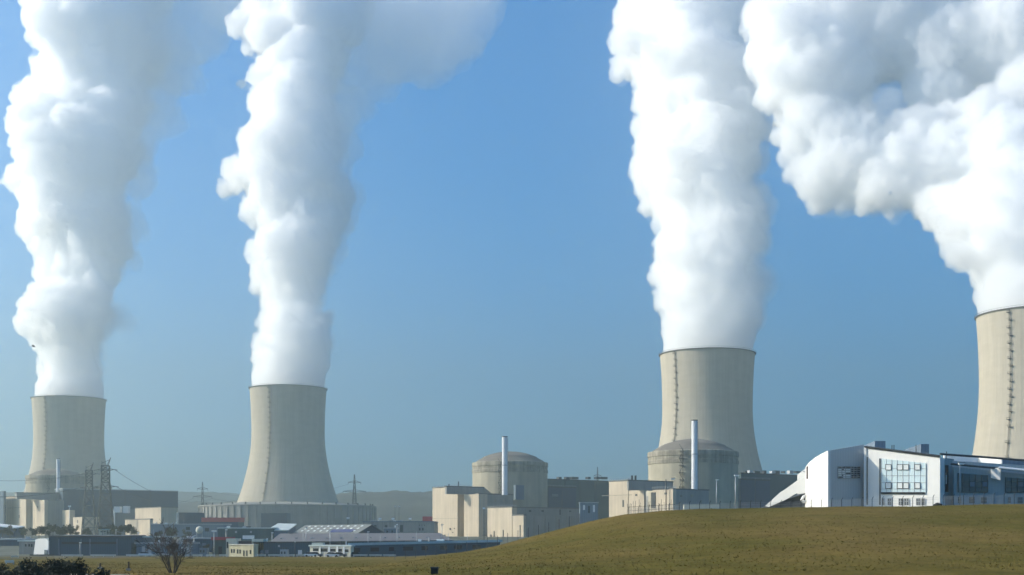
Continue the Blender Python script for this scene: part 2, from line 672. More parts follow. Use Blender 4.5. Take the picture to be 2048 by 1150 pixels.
def cooling_tower(px, d, lad_t, label, apron=False, dense_ladder=(.5, 1.0), r_bot=53.5):
    cx, cy = K(px) * d, d
    zb = 6.0
    root = empty('cooling_tower', (cx, cy, zb), label, 'cooling tower', 'cooling towers of the power plant')
    H = 160.6 - zb
    pr = tower_profile(H, TR, 38.2, H * .70, r_bot, 33.0)
    inner = [(r - 1.1, z) for r, z in pr[::-1]]
    MB().lathe(pr + inner, 128, (cx, cy, zb), closed=True).build('shell', M['tower'], root, smooth='auto')
    # walkway round the lip
    q = MB().lathe([(TR - .6, H - .1), (TR + 1.0, H - .1), (TR + 1.0, H + .5), (TR - .6, H + .5)], 128, (cx, cy, zb), closed=True)
    rim = q.build('rim_walkway', M['rim'], root, smooth='auto')
    g = MB()
    n = 96
    for i in range(n):
        a = 2 * math.pi * i / n
        p = Vector((cx + (TR + 1.05) * math.cos(a), cy + (TR + 1.05) * math.sin(a), zb + H + .5))
        g.beam(p, p + Vector((0, 0, 1.1)), .07)
    g.lathe([(TR + 1.0, H + 1.55), (TR + 1.12, H + 1.55), (TR + 1.12, H + 1.67), (TR + 1.0, H + 1.67)], 96, (cx, cy, zb), closed=True)
    g.build('railing', M['rim'], rim)
    # ladder down one meridian with rest platforms
    to = Vector((-cx, -cy, 0)).normalized()
    left = Vector((to.y, -to.x, 0))
    if left.x > 0:
        left = -left
    dirv = (to * math.sqrt(1 - lad_t ** 2) - left * lad_t).normalized()
    side = Vector((-dirv.y, dirv.x, 0))
    lm = MB()
    zs = [z for _, z in pr]
    rs = [r for r, _ in pr]

    def at(z, off, s=0):
        r = float(np.interp(z, zs, rs)) + off
        return Vector((cx, cy, zb + z)) + dirv * r + side * s
    zz = np.linspace(34, H, 60)
    for a, b in zip(zz[:-1], zz[1:]):
        for s in (-.35, .35):
            lm.beam(at(a, .5, s), at(b, .5, s), .11)
    for z in np.arange(34, H, 1.2):
        lm.beam(at(z, .5, -.35), at(z, .5, .35), .06)
    for a, b in zip(zz[:-1], zz[1:]):
        lm.beam(at(a, 1.1, 0), at(b, 1.1, 0), .10)
    lad = lm.build('ladder', M['rust'], root)
    z, k = H - 2.5, 0
    while z > 38:
        pm = MB()
        pm.box(at(z, .95, .55 if k % 2 else -.55), (1.5, 2.2, .32), math.atan2(dirv.y, dirv.x))
        for s in (-1.5, 0, 1.5):
            q = at(z, 1.55, (.55 if k % 2 else -.55) + s * .7)
            pm.beam(q, q + Vector((0, 0, 1.3)), .10)
        pm.beam(at(z + 1.3, 1.55, -1.6), at(z + 1.3, 1.55, 1.6), .1)
        pm.build('platform', M['rust'], lad)
        k += 1
        z -= 5.2 if z > H * dense_ladder[0] else 10.5
    # lower ring of exchange cells with pilasters, a sloped deck on top
    ra, ha = 92.0, 33.2
    if apron:
        MB().lathe([(ra, -3), (ra, ha - 3.6), (ra + .8, ha - 3.4), (ra + .8, ha - 2.2), (54.4, ha + 1.2)], 128, (cx, cy, zb)).build('ring_wall', M['greyc'], root, smooth='auto')
        pm = MB()
        for i in range(72):
            a = 2 * math.pi * i / 72
            if math.sin(a) < .35:
                pm.box((cx + (ra + .55) * math.cos(a), cy + (ra + .55) * math.sin(a), zb + ha / 2 - 4.2), (.9, 1.0, ha), a)
        pm.build('pilaster', M['greyc'], root)['kind'] = 'stuff'
        fm = MB()
        for i in range(36):
            a = 2 * math.pi * i / 36 + .04
            if math.sin(a) < .35:
                fm.box((cx + (ra - 3) * math.cos(a), cy + (ra - 3) * math.sin(a), zb + ha - 1.0), (1.4, 1.0, 2.2), a)
        fm.build('vent_box', M['dark'], root)['kind'] = 'stuff'
    else:
        MB().lathe([(54.6, -3), (54.6, 33.0), (53.4, 33.6), (53.0, 33.0)], 96, (cx, cy, zb)).build('ring_wall', M['greyc'], root, smooth='auto')
    return root


cooling_tower(138, 1425, -.62, 'pale hazy cooling tower behind the two lattice pylons, leftmost of four')
cooling_tower(576.5, 1323, -.48, 'cooling tower standing whole with its wide pilastered base ring in view', apron=True)
cooling_tower(1414.5, 1070, -.66, 'cooling tower rising directly behind a domed reactor building')
cooling_tower(2074, 877, -.43, 'largest nearest cooling tower behind the white modern building, cut by the frame edge', r_bot=47.5)

# ------------------------------------------------------------------ steam plumes


def voxel_skin(me, vox, smooth):
    ob = bpy.data.objects.new('tmp', me)
    COL.objects.link(ob)
    md = ob.modifiers.new('r', 'REMESH')
    md.mode = 'VOXEL'
    md.voxel_size = vox
    sm = ob.modifiers.new('s', 'SMOOTH')
    sm.factor = .5
    sm.iterations = smooth
    dg = bpy.context.evaluated_depsgraph_get()
    dg.update()
    res = bpy.data.meshes.new_from_object(ob.evaluated_get(dg))
    bpy.data.objects.remove(ob)
    bpy.data.meshes.remove(me)
    return res


def remesh_union(balls, vox):
    """one skin round a union of balls"""
    bm = bmesh.new()
    for c, r in balls:
        bmesh.ops.create_icosphere(bm, subdivisions=2, radius=r, matrix=Matrix.Translation(c))
    me = bpy.data.meshes.new('tmp')
    bm.to_mesh(me)
    bm.free()
    return voxel_skin(me, vox, 3)


def billow(me, amps, seed):
    """push the skin out in round lumps of several sizes, less so near the tower mouth"""
    n = len(me.vertices)
    co = np.empty(n * 3)
    no = np.empty(n * 3)
    for amp, size, kind in amps:
        me.vertices.foreach_get('co', co)
        me.vertex_normals.foreach_get('vector', no)
        c = co.reshape(-1, 3)
        nn = no.reshape(-1, 3)
        h = np.empty(n)
        for i in range(n):
            p = Vector(c[i]) / size
            p.x += seed
            p.z *= .8
            if kind == 'cell':
                p += mnoise.noise_vector(p * 1.7) * .35
                dd, _ = mnoise.voronoi(p)
                h[i] = .75 - min(1.3, dd[0] * 1.5)
            else:
                h[i] = .35 - abs(mnoise.noise(p)) * 1.9 if kind == 'billow' else mnoise.noise(p) * 1.6
        fade = np.clip((c[:, 2] - 163) / 45, .12, 1)
        c += nn * (h * amp * fade)[:, None]
        me.vertices.foreach_set('co', c.reshape(-1))
        me.update()


def lump_balls(rows, d0, d1, seed, frac=.34, skip_low=False):
    """balls filling a column whose left and right edges are given per height"""
    rg = random.Random(seed)
    ysr = np.array([r[0] for r in rows], float)[::-1]
    xl = np.array([r[1] for r in rows], float)[::-1]
    xr = np.array([r[2] for r in rows], float)[::-1]
    y_hi, y_lo = ysr[0], ysr[-1]
    balls = []
    y = y_lo
    first = True
    while y > y_hi:
        t = (y_lo - y) / (y_lo - y_hi)
        d = d0 + (d1 - d0) * t ** 1.5
        a, b = np.interp(y, ysr, xl), np.interp(y, ysr, xr)
        R = (b - a) / 2 * d / F
        c = P((a + b) / 2, y, d)
        if first:
            Rb = R * .95
            for zz in range(-14, 1, 5):
                balls.append((c + Vector((0, 0, zz - Rb * .0)), Rb * .93 * .55))
            first = False
        balls.append((c, R * .72))
        m = 8
        off = rg.random() * 6.28
        for i in range(m):
            an = off + i / m * 2 * math.pi + rg.uniform(-.2, .2)
            rr = R * min(.6, frac * rg.uniform(.55, 1.0) * (1.7 if rg.random() < .3 else 1))
            balls.append((c + Vector((math.cos(an) * (R - rr * .98), math.sin(an) * (R - rr * .98) * .95, rg.uniform(-.2, .2) * R)), rr))
        y -= R * rg.uniform(.25, .5) * F / d
    return balls


def plume_obj(name, balls, vox, amps, seed, material, parent, fringe=False):
    me = remesh_union(balls, vox * 1.3)
    billow(me, amps[:2], seed)
    me = voxel_skin(me, vox, 0)
    billow(me, amps[2:], seed + 5)
    if fringe:
        fm = me.copy()
        n = len(fm.vertices)
        co, no = np.empty(n * 3), np.empty(n * 3)
        fm.vertices.foreach_get('co', co)
        fm.vertex_normals.foreach_get('vector', no)
        c, nn = co.reshape(-1, 3), no.reshape(-1, 3)
        w = np.array([mnoise.noise(Vector(q) / 24) + .6 * mnoise.noise(Vector(q) / 9) for q in c])
        amt = np.clip(.4 + (.9 + 9 * np.clip(nn[:, 0] + .15, 0, 1)) * (.6 + w), .3, 16) * np.clip((c[:, 2] - 168) / 50, .0, 1)
        c += nn * amt[:, None]
        fm.vertices.foreach_set('co', c.reshape(-1))
        fm.update()
        fm = voxel_skin(fm, vox * 1.25, 1)
        finish_plume('steam_fringe', fm, FRINGE, parent)
    return finish_plume(name, me, material, parent)


def finish_plume(name, me, material, parent):
    off = wloc(parent)
    n = len(me.vertices)
    co = np.empty(n * 3)
    me.vertices.foreach_get('co', co)
    c = co.reshape(-1, 3) - np.array(off)
    me.vertices.foreach_set('co', c.reshape(-1))
    me.polygons.foreach_set('use_smooth', [True] * len(me.polygons))
    me.materials.clear()
    me.materials.append(material)
    me.update()
    o = bpy.data.objects.new(name, me)
    COL.objects.link(o)
    o.parent = parent
    return o


STEAM = steam_mat('steam', .11, .03, .4)
VEIL = steam_mat('thin_steam', .016, .0, .4)
FRINGE = steam_mat('fringe_steam', .02, .0, .4)


def rise(px, d):
    """the first metres of steam fill the mouth of the tower"""
    c = P(px, 0, d)
    c.z = 0
    out = []
    for z in (150, 156, 162, 168, 174):
        out.append((Vector((c.x, c.y, z)), 27))
        for i in range(14):
            a = i / 14 * 2 * math.pi + z
            out.append((Vector((c.x + 28.5 * math.cos(a), c.y + 28.5 * math.sin(a), z)), 10.2))
    return out


def plume(px, d, rows, d1, label, seed, veil=None, extra=None, vox=1.6):
    root = empty('steam_plume', (K(px) * d, d, 150), label, 'steam plume', 'steam plumes above the cooling towers')
    balls = rise(px, d) + lump_balls(rows, d, d1, seed)
    for (x, y, r, dd) in extra or []:
        balls.append((P(x, y, dd), r * dd / F))
    plume_obj('steam_column', balls, vox, [(10.0, 60, 'noise'), (8.0, 32, 'cell'), (5.5, 15, 'cell'), (3.8, 7.5, 'cell'), (2.2, 4.0, 'cell')], seed * 7.3, STEAM, root, True)
    if veil:
        vb = []
        rg = random.Random(seed + 50)
        for (x, y, r, dd) in veil:
            vb.append((P(x, y, dd), r * dd / F))
            for _ in range(9):
                v = Vector((rg.gauss(0, 1), rg.gauss(0, 1), rg.gauss(0, 1))).normalized()
                vb.append((P(x, y, dd) + v * (r * dd / F) * .8, r * dd / F * rg.uniform(.25, .5)))
        plume_obj('steam_veil', vb, 3.2, [(14, 60, 'noise'), (8, 34, 'cell'), (4, 15, 'billow'), (2, 8, 'billow')], seed * 3.1, VEIL, root)
    return root


plume(138, 1425, [(775, 72, 206), (740, 74, 206), (700, 72, 204), (670, 66, 215), (640, 50, 236), (605, 50, 240), (560, 62, 232), (520, 64, 240), (480, 56, 250), (430, 24, 262),
      (380, 10, 258), (340, 26, 262), (300, 20, 285), (250, 26, 290), (210, 42, 292), (165, 78, 300), (130, 86, 310), (105, 52, 325), (60, 38, 335), (0, 42, 350), (-70, 50, 370)], 1640,
      'steam plume from the pale hazy cooling tower behind the pylons', 3,
      veil=[(225, 640, 40, 1450), (245, 520, 45, 1480), (255, 440, 50, 1500), (265, 350, 50, 1530), (285, 270, 55, 1560), (310, 190, 60, 1590), (340, 110, 65, 1610), (370, 30, 75, 1640), (420, -30, 85, 1660), (400, 60, 60, 1640), (345, 160, 50, 1610), (375, 170, 40, 1620), (330, 240, 38, 1580), (420, 60, 50, 1650)])
plume(576.5, 1323, [(755, 502, 651), (720, 500, 655), (690, 500, 656), (650, 498, 658), (610, 506, 660), (570, 508, 660), (540, 488, 662), (505, 498, 662), (465, 520, 668), (440, 490, 680),
      (400, 478, 690), (340, 455, 696), (310, 458, 698), (275, 478, 690), (240, 482, 684), (190, 498, 676), (140, 498, 680), (95, 482, 700), (60, 458, 720), (0, 490, 740), (-70, 505, 760)], 1560,
      'steam plume from the cooling tower with the pilastered base ring', 5,
      veil=[(655, 480, 30, 1390), (675, 400, 36, 1420), (680, 300, 40, 1460), (690, 200, 55, 1500), (682, 250, 42, 1480), (678, 350, 36, 1440), (668, 440, 32, 1405), (740, 120, 75, 1530), (800, 80, 90, 1540), (860, 60, 95, 1560), (900, 20, 85, 1570), (790, 0, 100, 1560), (760, 150, 60, 1530), (930, -30, 80, 1580), (770, 150, 62, 1530), (850, 130, 66, 1550), (720, 185, 40, 1520), (900, 110, 55, 1560)],
      extra=[(450, 372, 14, 1430), (486, 170, 9, 1500)])
plume(1414.5, 1070, [(690, 1322, 1507), (655, 1312, 1507), (600, 1310, 1508), (560, 1290, 1510), (500, 1290, 1520), (460, 1308, 1530), (400, 1286, 1522), (340, 1254, 1532), (300, 1254, 1530),
      (240, 1272, 1528), (185, 1268, 1525), (150, 1230, 1522), (110, 1202, 1522), (60, 1218, 1530), (0, 1255, 1540), (-70, 1260, 1550)], 1230,
      'steam plume from the cooling tower behind the dome, straight and broad', 9,
      veil=[(1500, 560, 28, 1090), (1510, 470, 34, 1110), (1505, 390, 34, 1120)])
plume(2074, 877, [(605, 1956, 2178), (575, 1950, 2184), (545, 1930, 2190), (515, 1892, 2196), (470, 1870, 2205), (430, 1878, 2215), (395, 1910, 2230)], 930,
      'steam plume from the largest tower, bending left into a broad lumpy cloud bank', 13,
      veil=[(1740, 232, 52, 1035), (1775, 225, 56, 1020), (1810, 212, 46, 1030), (1770, 225, 40, 1060)],
      extra=[(2010, 330, 108, 960), (1905, 335, 85, 985), (1815, 345, 72, 1000), (1722, 335, 62, 1020), (1655, 318, 72, 1030), (1612, 255, 68, 1040), (1592, 170, 68, 1050), (1588, 90, 68, 1060),
             (1650, 110, 95, 1060), (1648, 200, 55, 1050), (1760, 85, 98, 1070), (1880, 95, 110, 1060), (2000, 95, 115, 1040), (2070, 200, 105, 1010), (1965, 245, 70, 1000), (1862, 250, 48, 1010),
             (1700, 10, 110, 1080), (1830, 0, 120, 1080), (1960, -10, 130, 1070), (2090, 0, 130, 1050), (1870, 190, 45, 1030), (1610, 0, 80, 1080), (1640, 340, 58, 1030), (1700, 345, 52, 1020), (1762, 372, 56, 1000), (1822, 376, 56, 990), (1880, 402, 48, 960), (1570, 60, 70, 1060), (1562, 150, 55, 1050), (1572, 250, 52, 1040), (1690, 290, 55, 1030), (1850, 290, 60, 1010), (1900, 250, 60, 1010), (1540, 20, 60, 1080), (1545, 100, 46, 1070), (1552, 190, 46, 1060), (1608, 372, 22, 1035), (1650, 392, 20, 1030), (1694, 394, 15, 1020), (1738, 414, 24, 1005), (1788, 428, 20, 995), (1836, 424, 18, 985), (1862, 440, 16, 970), (1712, 200, 24, 1050), (1556, 262, 44, 1050), (1580, 312, 40, 1040), (1690, 150, 60, 1050), (1600, 335, 45, 1035), (1870, 160, 60, 1040), (1900, 200, 60, 1030), (1680, 240, 38, 1040), (1840, 255, 45, 1010),
             (1850, 395, 36, 980), (1930, 400, 50, 950), (2090, 330, 110, 960), (1900, 430, 30, 940)])

# ------------------------------------------------------------------ reactor blocks (all set square to one another)
RV = Vector((.788, .616))
LV = Vector((-.616, .788))


def reach(c, v, px):
    k = K(px)
    return (k * c.y - c.x) / (v.x - k * v.y)


def cfoot(pxl, pxc, pxr, d):
    c = Vector((K(pxc) * d, d))
    tl = max(.5, reach(c, LV, pxl))
    tr = max(.5, reach(c, RV, pxr))
    return c, c + RV * tr, c + RV * tr + LV * tl, c + LV * tl


def cbox(mb, pxl, pxc, pxr, ytop, d, z0=4.0, ybot=None):
    """box seen corner-on: its near edge in column pxc, its lit face to pxl, its shaded face to pxr"""
    z0 = Z(ybot, d) if ybot is not None else z0
    return mb.prism([tuple(p) for p in cfoot(pxl, pxc, pxr, d)], z0, Z(ytop, d))


def coping(mb, pxl, pxc, pxr, ytop, d, h=.7, o=.35):
    f = cfoot(pxl, pxc, pxr, d)
    cen = sum((Vector(p) for p in f), Vector((0, 0))) / 4
    pts = []
    for p in f:
        q = Vector(p)
        s = q - cen
        pts.append(tuple(q + s.normalized() * o * 1.4))
    zt = Z(ytop, d)
    return mb.prism(pts, zt - .05, zt + h)


def dome_building(px, d, rpx, y_ring, y_top, y_base, label, ladder_t=-.25):
    cx = K(px) * d
    r = rpx * d / F
    zr, zt, zb = Z(y_ring, d), Z(y_top, d), 4.0
    root = empty('reactor_dome', (cx, d, zb), label, 'reactor building', 'domed reactor buildings')
    c = (cx, d, 0)
    MB().lathe([(r, zb), (r, zr - 7.5)], 96, c).build('drum', M['drum'], root, smooth='auto')
    MB().lathe([(r + .02, zr - 7.5), (r + .35, zr - 7.4), (r + .35, zr - 5.4), (r + .1, zr - 5.2), (r + .1, zr - 3.2), (r + .5, zr - 3.0), (r + .5, zr - .6), (r + .25, zr), (r - 1.2, zr + .35), (r - 1.6, zr)], 96, c).build('ring_beam', M['band'], root, smooth='auto')
    h = zt - zr
    prof = [(r - 1.4, zr + .1), (r * .86, zr + h * .22), (r * .74, zr + h * .42), (r * .72, zr + h * .50)]
    for i in range(1, 13):
        a = i / 12
        prof.append((max(.01, r * .72 * (1 - a)), zr + h * (.50 + .50 * (1 - (1 - a) ** 2))))
    MB().lathe(prof, 96, c).build('dome_roof', M['dome'], root, smooth='auto')
    to = Vector((-cx, -d, 0)).normalized()
    left = Vector((-1, 0, 0))
    dv = (to * math.sqrt(1 - ladder_t ** 2) + left * -ladder_t).normalized()
    sd = Vector((-dv.y, dv.x, 0))
    lm = MB()
    o = Vector((cx, d, 0))
    for s in (-.8, .8):
        lm.beam(o + dv * (r + .9) + sd * s + Vector((0, 0, zb + 12)), o + dv * (r + .9) + sd * s + Vector((0, 0, zr + 1)), .12)
    k, z = 0, zb + 14
    while z < zr:
        lm.box(o + dv * (r + .9) + Vector((0, 0, z)), (1.5, 3.0, .25), math.atan2(dv.y, dv.x))
        s = 1 if k % 2 else -1
        lm.beam(o + dv * (r + 1.3) + sd * 1.2 * s + Vector((0, 0, z)), o + dv * (r + 1.3) - sd * 1.2 * s + Vector((0, 0, z + 4.2)), .16)
        z += 4.2
        k += 1
    lm.build('stairway', M['dark'], root)
    return root


def stack(px0, px1, yt, yb, d, label):
    r = (px1 - px0) / 2 * d / F
    cx = K((px0 + px1) / 2) * d
    zb, zt = Z(yb, d), Z(yt, d)
    root = empty('vent_stack', (cx, d, zb), label, 'vent stack', 'slim vent stacks beside the domes')
    MB().lathe([(r * 1.04, zb), (r, zb + (zt - zb) * .55), (r, zt), (r * .86, zt), (r * .86, zt - 3)], 24, (cx, d, 0)).build('pipe', M['stack'], root, smooth='auto')
    MB().lathe([(r * 1.02, zb + (zt - zb) * .50), (r * 1.18, zb + (zt - zb) * .50), (r * 1.18, zb + (zt - zb) * .515), (r * 1.02, zb + (zt - zb) * .515)], 24, (cx, d, 0), closed=True).build('band', M['steel'], root)
    MB().lathe([(r * 1.01, zt - .5), (r * 1.08, zt - .5), (r * 1.08, zt + .1), (r * .9, zt + .1)], 24, (cx, d, 0), closed=True).build('lip', M['dark'], root)
    lm = MB()
    for s in (-.3, .3):
        lm.beam((cx + r + .25, d + s, zb), (cx + r + .25, d + s, zt - 1), .09)
    for z in np.arange(zb + 1, zt - 1, 1.0):
        lm.beam((cx + r + .25, d - .3, z), (cx + r + .25, d + .3, z), .05)
    lm.build('ladder', M['dark'], root)
    return root


dome_building(113, 1128, 57.5, 952, 938, 1000, 'hazy domed reactor building in front of the leftmost cooling tower')
dome_building(1020, 900, 75, 926, 903, 990, 'domed reactor building standing alone against the open sky')
dome_building(1386, 757, 89, 905, 878, 980, 'domed reactor building overlapping the cooling tower behind it')
stack(113, 120, 917, 1000, 1085, 'thin white vent stack in front of the hazy leftmost dome')
stack(1004, 1015, 873, 990, 850, 'white vent stack in front of the dome standing against open sky')
stack(1383, 1395, 840, 979, 712, 'tall white vent stack in front of the dome overlapping a cooling tower')


def speckle(mb, f, d, n, seed):
    pass


def aux_building(name, label, cat, boxes, group=None):
    """boxes: (part name, material, pxl, pxc, pxr, ytop, ybot or None, d[, coping material])"""
    b0 = boxes[0]
    d = b0[7]
    root = empty(name, (K(b0[3]) * d, d, 4), label, cat, group)
    for b in boxes:
        mb = MB()
        cbox(mb, b[2], b[3], b[4], b[5], b[7], ybot=b[6])
        o = mb.build(b[0], M[b[1]], root)
        if len(b) > 8:
            q = MB()
            coping(q, b[2], b[3], b[4], b[5], b[7])
            q.build('coping', M[b[8]], o)
    return root


AG = 'auxiliary buildings beside the domes'
# middle reactor
a2 = aux_building('auxiliary_building', 'beige concrete auxiliary block below the dome against open sky, with dark upper gallery', 'building', [
    ('main_block', 'concrete', 865, 915, 940, 974, None, 858, 'rim'),
    ('upper_gallery', 'greyc', 890, 893, 968, 973.5, 988, 846, 'rim'),  # grey colour paints the shade on gallery, rear wall and wings
    ('stair_block', 'concrete', 928, 957.5, 975, 988, None, 838),
    ('rear_wall', 'greyc', 950, 958.5, 1026, 988.5, None, 846, 'rim'),
    ('front_block', 'concrete', 975, 1024, 1034, 1015, None, 806, 'rim'),
    ('annex', 'concrete', 1025, 1047, 1052, 1031, None, 792, 'rim'),
    ('low_wing', 'greyc', 1022, 1026, 1158, 1015.5, None, 812, 'rim'),
    ('front_wing', 'greyc', 1044, 1047.5, 1156, 1031, None, 794),
], AG)
# sloped bit at the end of the gallery roof, openings in the lit walls, vents
mb = MB()
g0, g1 = P(968, 974, 870), P(985, 988, 872)
mb.prism([(g0.x, g0.y), (g1.x, g1.y), (g1.x - 6, g1.y + 8), (g0.x - 6, g0.y + 8)], Z(989, 870), [g0.z, g1.z, g1.z, g0.z])
mb.build('sloped_end', M['concrete'], a2)


def face_box(pxl, pxc, d, u, y0, y1, wpx, dep=.3, material='dark', parent=None, name='vent'):
    """small box set on the lit face of a corner block, centred u of the way from corner to far edge"""
    c = Vector((K(pxc) * d, d))
    tl = reach(c, LV, pxl)
    q = c + LV * tl * u
    dd = q.y
    w = wpx * dd / F / .7
    mb = MB()
    n = -RV
    a, b = q - LV * w / 2 + n * dep, q + LV * w / 2 + n * dep
    mb.prism([tuple(a), tuple(b), tuple(b - n * dep * 2), tuple(a - n * dep * 2)], Z(y1, dd), Z(y0, dd))
    return mb.build(name, M[material], parent)


for (u, y0, y1, w) in ((.28, 1056, 1060, 3), (.5, 1069, 1072, 3), (.18, 1064, 1066, 2), (.12, 1056, 1057.5, 2)):
    face_box(865, 915, 858, u, y0, y1, w, parent=a2, name='vent')
face_box(865, 915, 858, .5, 1036.6, 1037.2, 70, .06, 'band', a2, 'pour_joint')
for (u, y0, y1, w) in ((.85, 1069, 1073, 2.5), (.72, 1062, 1083, 1.5), (.35, 1060, 1080, 1.2)):
    face_box(975, 1024, 806, u, y0, y1, w, parent=a2, name='downpipe')
face_box(1025, 1047, 792, .3, 1050, 1075, 1.5, parent=a2, name='downpipe')
for (px, y0) in ((917, 963), (898, 968)):
    p = P(px, 974, 870)
    MB().taper([p, (p.x, p.y, Z(y0, 870))], [.5, .4], 8).build('roof_vent', M['dark'], a2)

t2 = aux_building('turbine_hall', 'dark blue windowless turbine hall right of the dome against open sky', 'building', [
    ('hall', 'teal', 1024, 1030, 1152, 972.5, None, 880, 'dark'),
    ('plant_room', 'bluegrey', 1027, 1031, 1048, 970, 999, 870),
    ('rear_hall', 'green', 1050, 1092, 1219, 959, None, 950, 'dark'),
], 'windowless turbine halls')
for i, px in enumerate((1118, 1135, 1148, 1176, 1195, 1206)):
    p = P(px, 958.5, 985)
    MB().box(p + Vector((0, 0, .9)), (3 + i % 3 * 2, 3, 1.8), .66).build('roof_unit', M['dark'], t2)

# right reactor
a3 = aux_building('auxiliary_building', 'beige concrete auxiliary block just behind the grass crest, under the overlapping dome', 'building', [
    ('main_block', 'concrete', 1218, 1256, 1262, 962, None, 722, 'rim'),
    ('side_block', 'concrete', 1250, 1288, 1292, 980, None, 712),
    ('upper_gallery', 'greyc', 1254, 1257, 1346, 961.5, 980, 708, 'rim'),  # gallery and rear wall coloured grey to stand for their shade
    ('stair_block', 'concrete', 1305, 1346, 1352, 978.5, None, 692),
    ('rear_wall', 'greyc', 1340, 1346.5, 1418, 979, None, 700, 'rim'),
], AG)
face_box(1305, 1346, 692, .95, 985, 1016, 9, .25, 'dark', a3, 'recess_shade')  # raised dark box stands in for the shade of a recess
for px in (1264, 1271):
    p = P(px, 962, 720)
    MB().taper([p, (p.x, p.y, Z(951, 720))], [.6, .6], 8).build('roof_vent', M['dark'], a3)
t3 = aux_building('turbine_hall', 'dark blue turbine hall between the overlapping dome and the white modern building', 'building', [
    ('hall', 'teal', 1412, 1420, 1540, 957, None, 745, 'dark'),
    ('plant_room', 'bluegrey', 1416, 1421, 1441, 957.5, 992, 738),
    ('rear_hall', 'green', 1440, 1482, 1640, 947, None, 800, 'dark'),
], 'windowless turbine halls')
for i, px in enumerate((1490, 1500, 1512, 1528, 1545, 1552, 1566, 1580, 1594)):
    p = P(px, 946.5, 815 + i * 6)
    MB().box(p + Vector((0, 0, .7)), (2.0 + i % 3 * 1.6, 2.4, 1.4 + (i % 2) * .8), .66).build('roof_unit', M['steel' if i % 3 == 1 else 'dark'], t3)

# left reactor
a1 = aux_building('auxiliary_building', 'hazy pale auxiliary block at the left frame edge under the faintest dome', 'building', [
    ('main_block', 'concrete', 8, 52, 62, 990, None, 1075),
    ('upper_gallery', 'greyc', 30, 34, 130, 986, 998, 1060, 'rim'),  # shade put into the grey colour here and on the rear wall
    ('stair_block', 'concrete', 62, 89, 95, 1000, None, 1050),
    ('rear_wall', 'greyc', 90, 94, 128, 1000.5, None, 1056),
    ('low_block', 'concrete', 124, 140, 150, 1020, None, 1040),
    ('front_block', 'concrete', 146, 165, 200, 1034, None, 1010),
    ('side_hall', 'teal', -60, 7, 12, 982, None, 1090),
], AG)
t1 = aux_building('turbine_hall', 'long hazy blue turbine hall behind the two lattice pylons', 'building', [
    ('hall', 'teal', 110, 126, 356, 978, None, 1075, 'steel'),
    ('lower_hall', 'bluegrey', 226, 230, 345, 1018, None, 1040),
], 'windowless turbine halls')
mb = MB()
for (a, b, y0, y1) in ((246, 256, 1012, 1026), (228, 240, 1013, 1025)):
    p, q = P(a, y1, 1030), P(b, y0, 1030)
    mb.prism([(p.x, 1030), (q.x, 1030), (q.x, 1036), (p.x, 1036)], p.z, q.z)
mb.build('roof_unit', M['white'], t1)
aux_building('concrete_block', 'plain beige block in front of the hazy turbine hall end', 'building', [
    ('upper_block', 'concrete', 270, 322, 356, 1015, None, 985, 'rim')])
aux_building('concrete_block', 'low beige block beside the three pale upright tanks', 'building', [
    ('lower_block', 'concrete', 250, 300, 306, 1039, None, 900, 'rim')])
aux_building('dark_annex', 'dark blue box building between the turbine hall and pilastered ring', 'building', [
    ('hall', 'teal', 352, 357, 408, 1025, None, 960)])

def side_box(pxc, d, px, y0, y1, wpx, material='dark', parent=None, name='vent', dep=.25):
    """small box on the shaded face of a corner block at photo column px"""
    c = Vector((K(pxc) * d, d))
    q = c + RV * reach(c, RV, px)
    w = wpx * q.y / F / .9
    n = -LV
    a, b = q - RV * w / 2 + n * dep, q + RV * w / 2 + n * dep
    mb = MB().prism([tuple(a), tuple(b), tuple(b - n * dep * 2), tuple(a - n * dep * 2)], Z(y1, q.y), Z(y0, q.y))
    return mb.build(name, M[material], parent)


for px in (1068, 1090, 1112, 1134):
    side_box(1047.5, 794, px, 1031.5, 1085, .8, 'band', a2, 'downpipe')
for px, y0, y1, w, nm in ((1060, 1020, 1024, 5, 'louvre'), (1085, 1020, 1024, 5, 'louvre'), (1120, 1019, 1030, 3, 'door'), (1140, 1021, 1024, 4, 'louvre')):
    side_box(1026, 812, px, y0, y1, w, 'dark', a2, nm)
for px, y0, y1, w, nm in ((972, 1001, 1005, 4, 'louvre'), (990, 999, 1004, 5, 'louvre'), (1008, 1000, 1003, 4, 'louvre')):
    side_box(958.5, 846, px, y0, y1, w, 'band', a2, nm)
for px in (1048, 1072, 1096, 1124):
    side_box(1030, 880, px, 973, 1014, .7, 'dark', t2, 'downpipe')
side_box(1030, 880, 1110, 988, 993, 14, 'bluegrey', t2, 'louvre')
for px in (1130, 1160, 1190):
    side_box(1092, 950, px, 960, 1012, .7, 'dark', t2, 'downpipe')
for px, y0, y1, w, nm in ((1362, 990, 994, 5, 'louvre'), (1384, 989, 994, 6, 'louvre'), (1402, 1000, 1018, 4, 'door')):
    side_box(1346.5, 700, px, y0, y1, w, 'band', a3, nm)
for px in (1452, 1480, 1510):
    side_box(1420, 745, px, 958, 1012, .8, 'dark', t3, 'downpipe')
for (a_, b_, d_, u, y0, y1, w, nm) in ((1218, 1256, 722, .6, 990, 991, 60, 'pour_joint'), (1218, 1256, 722, .25, 1000, 1014, 3, 'door'), (1250, 1288, 712, .4, 988, 992, 4, 'vent'), (1305, 1346, 692, .35, 985, 989, 5, 'vent'), (1305, 1346, 692, .15, 980, 1020, 1, 'downpipe')):
    face_box(a_, b_, d_, u, y0, y1, w, .12, 'band' if nm == 'pour_joint' else 'dark', a3, nm)
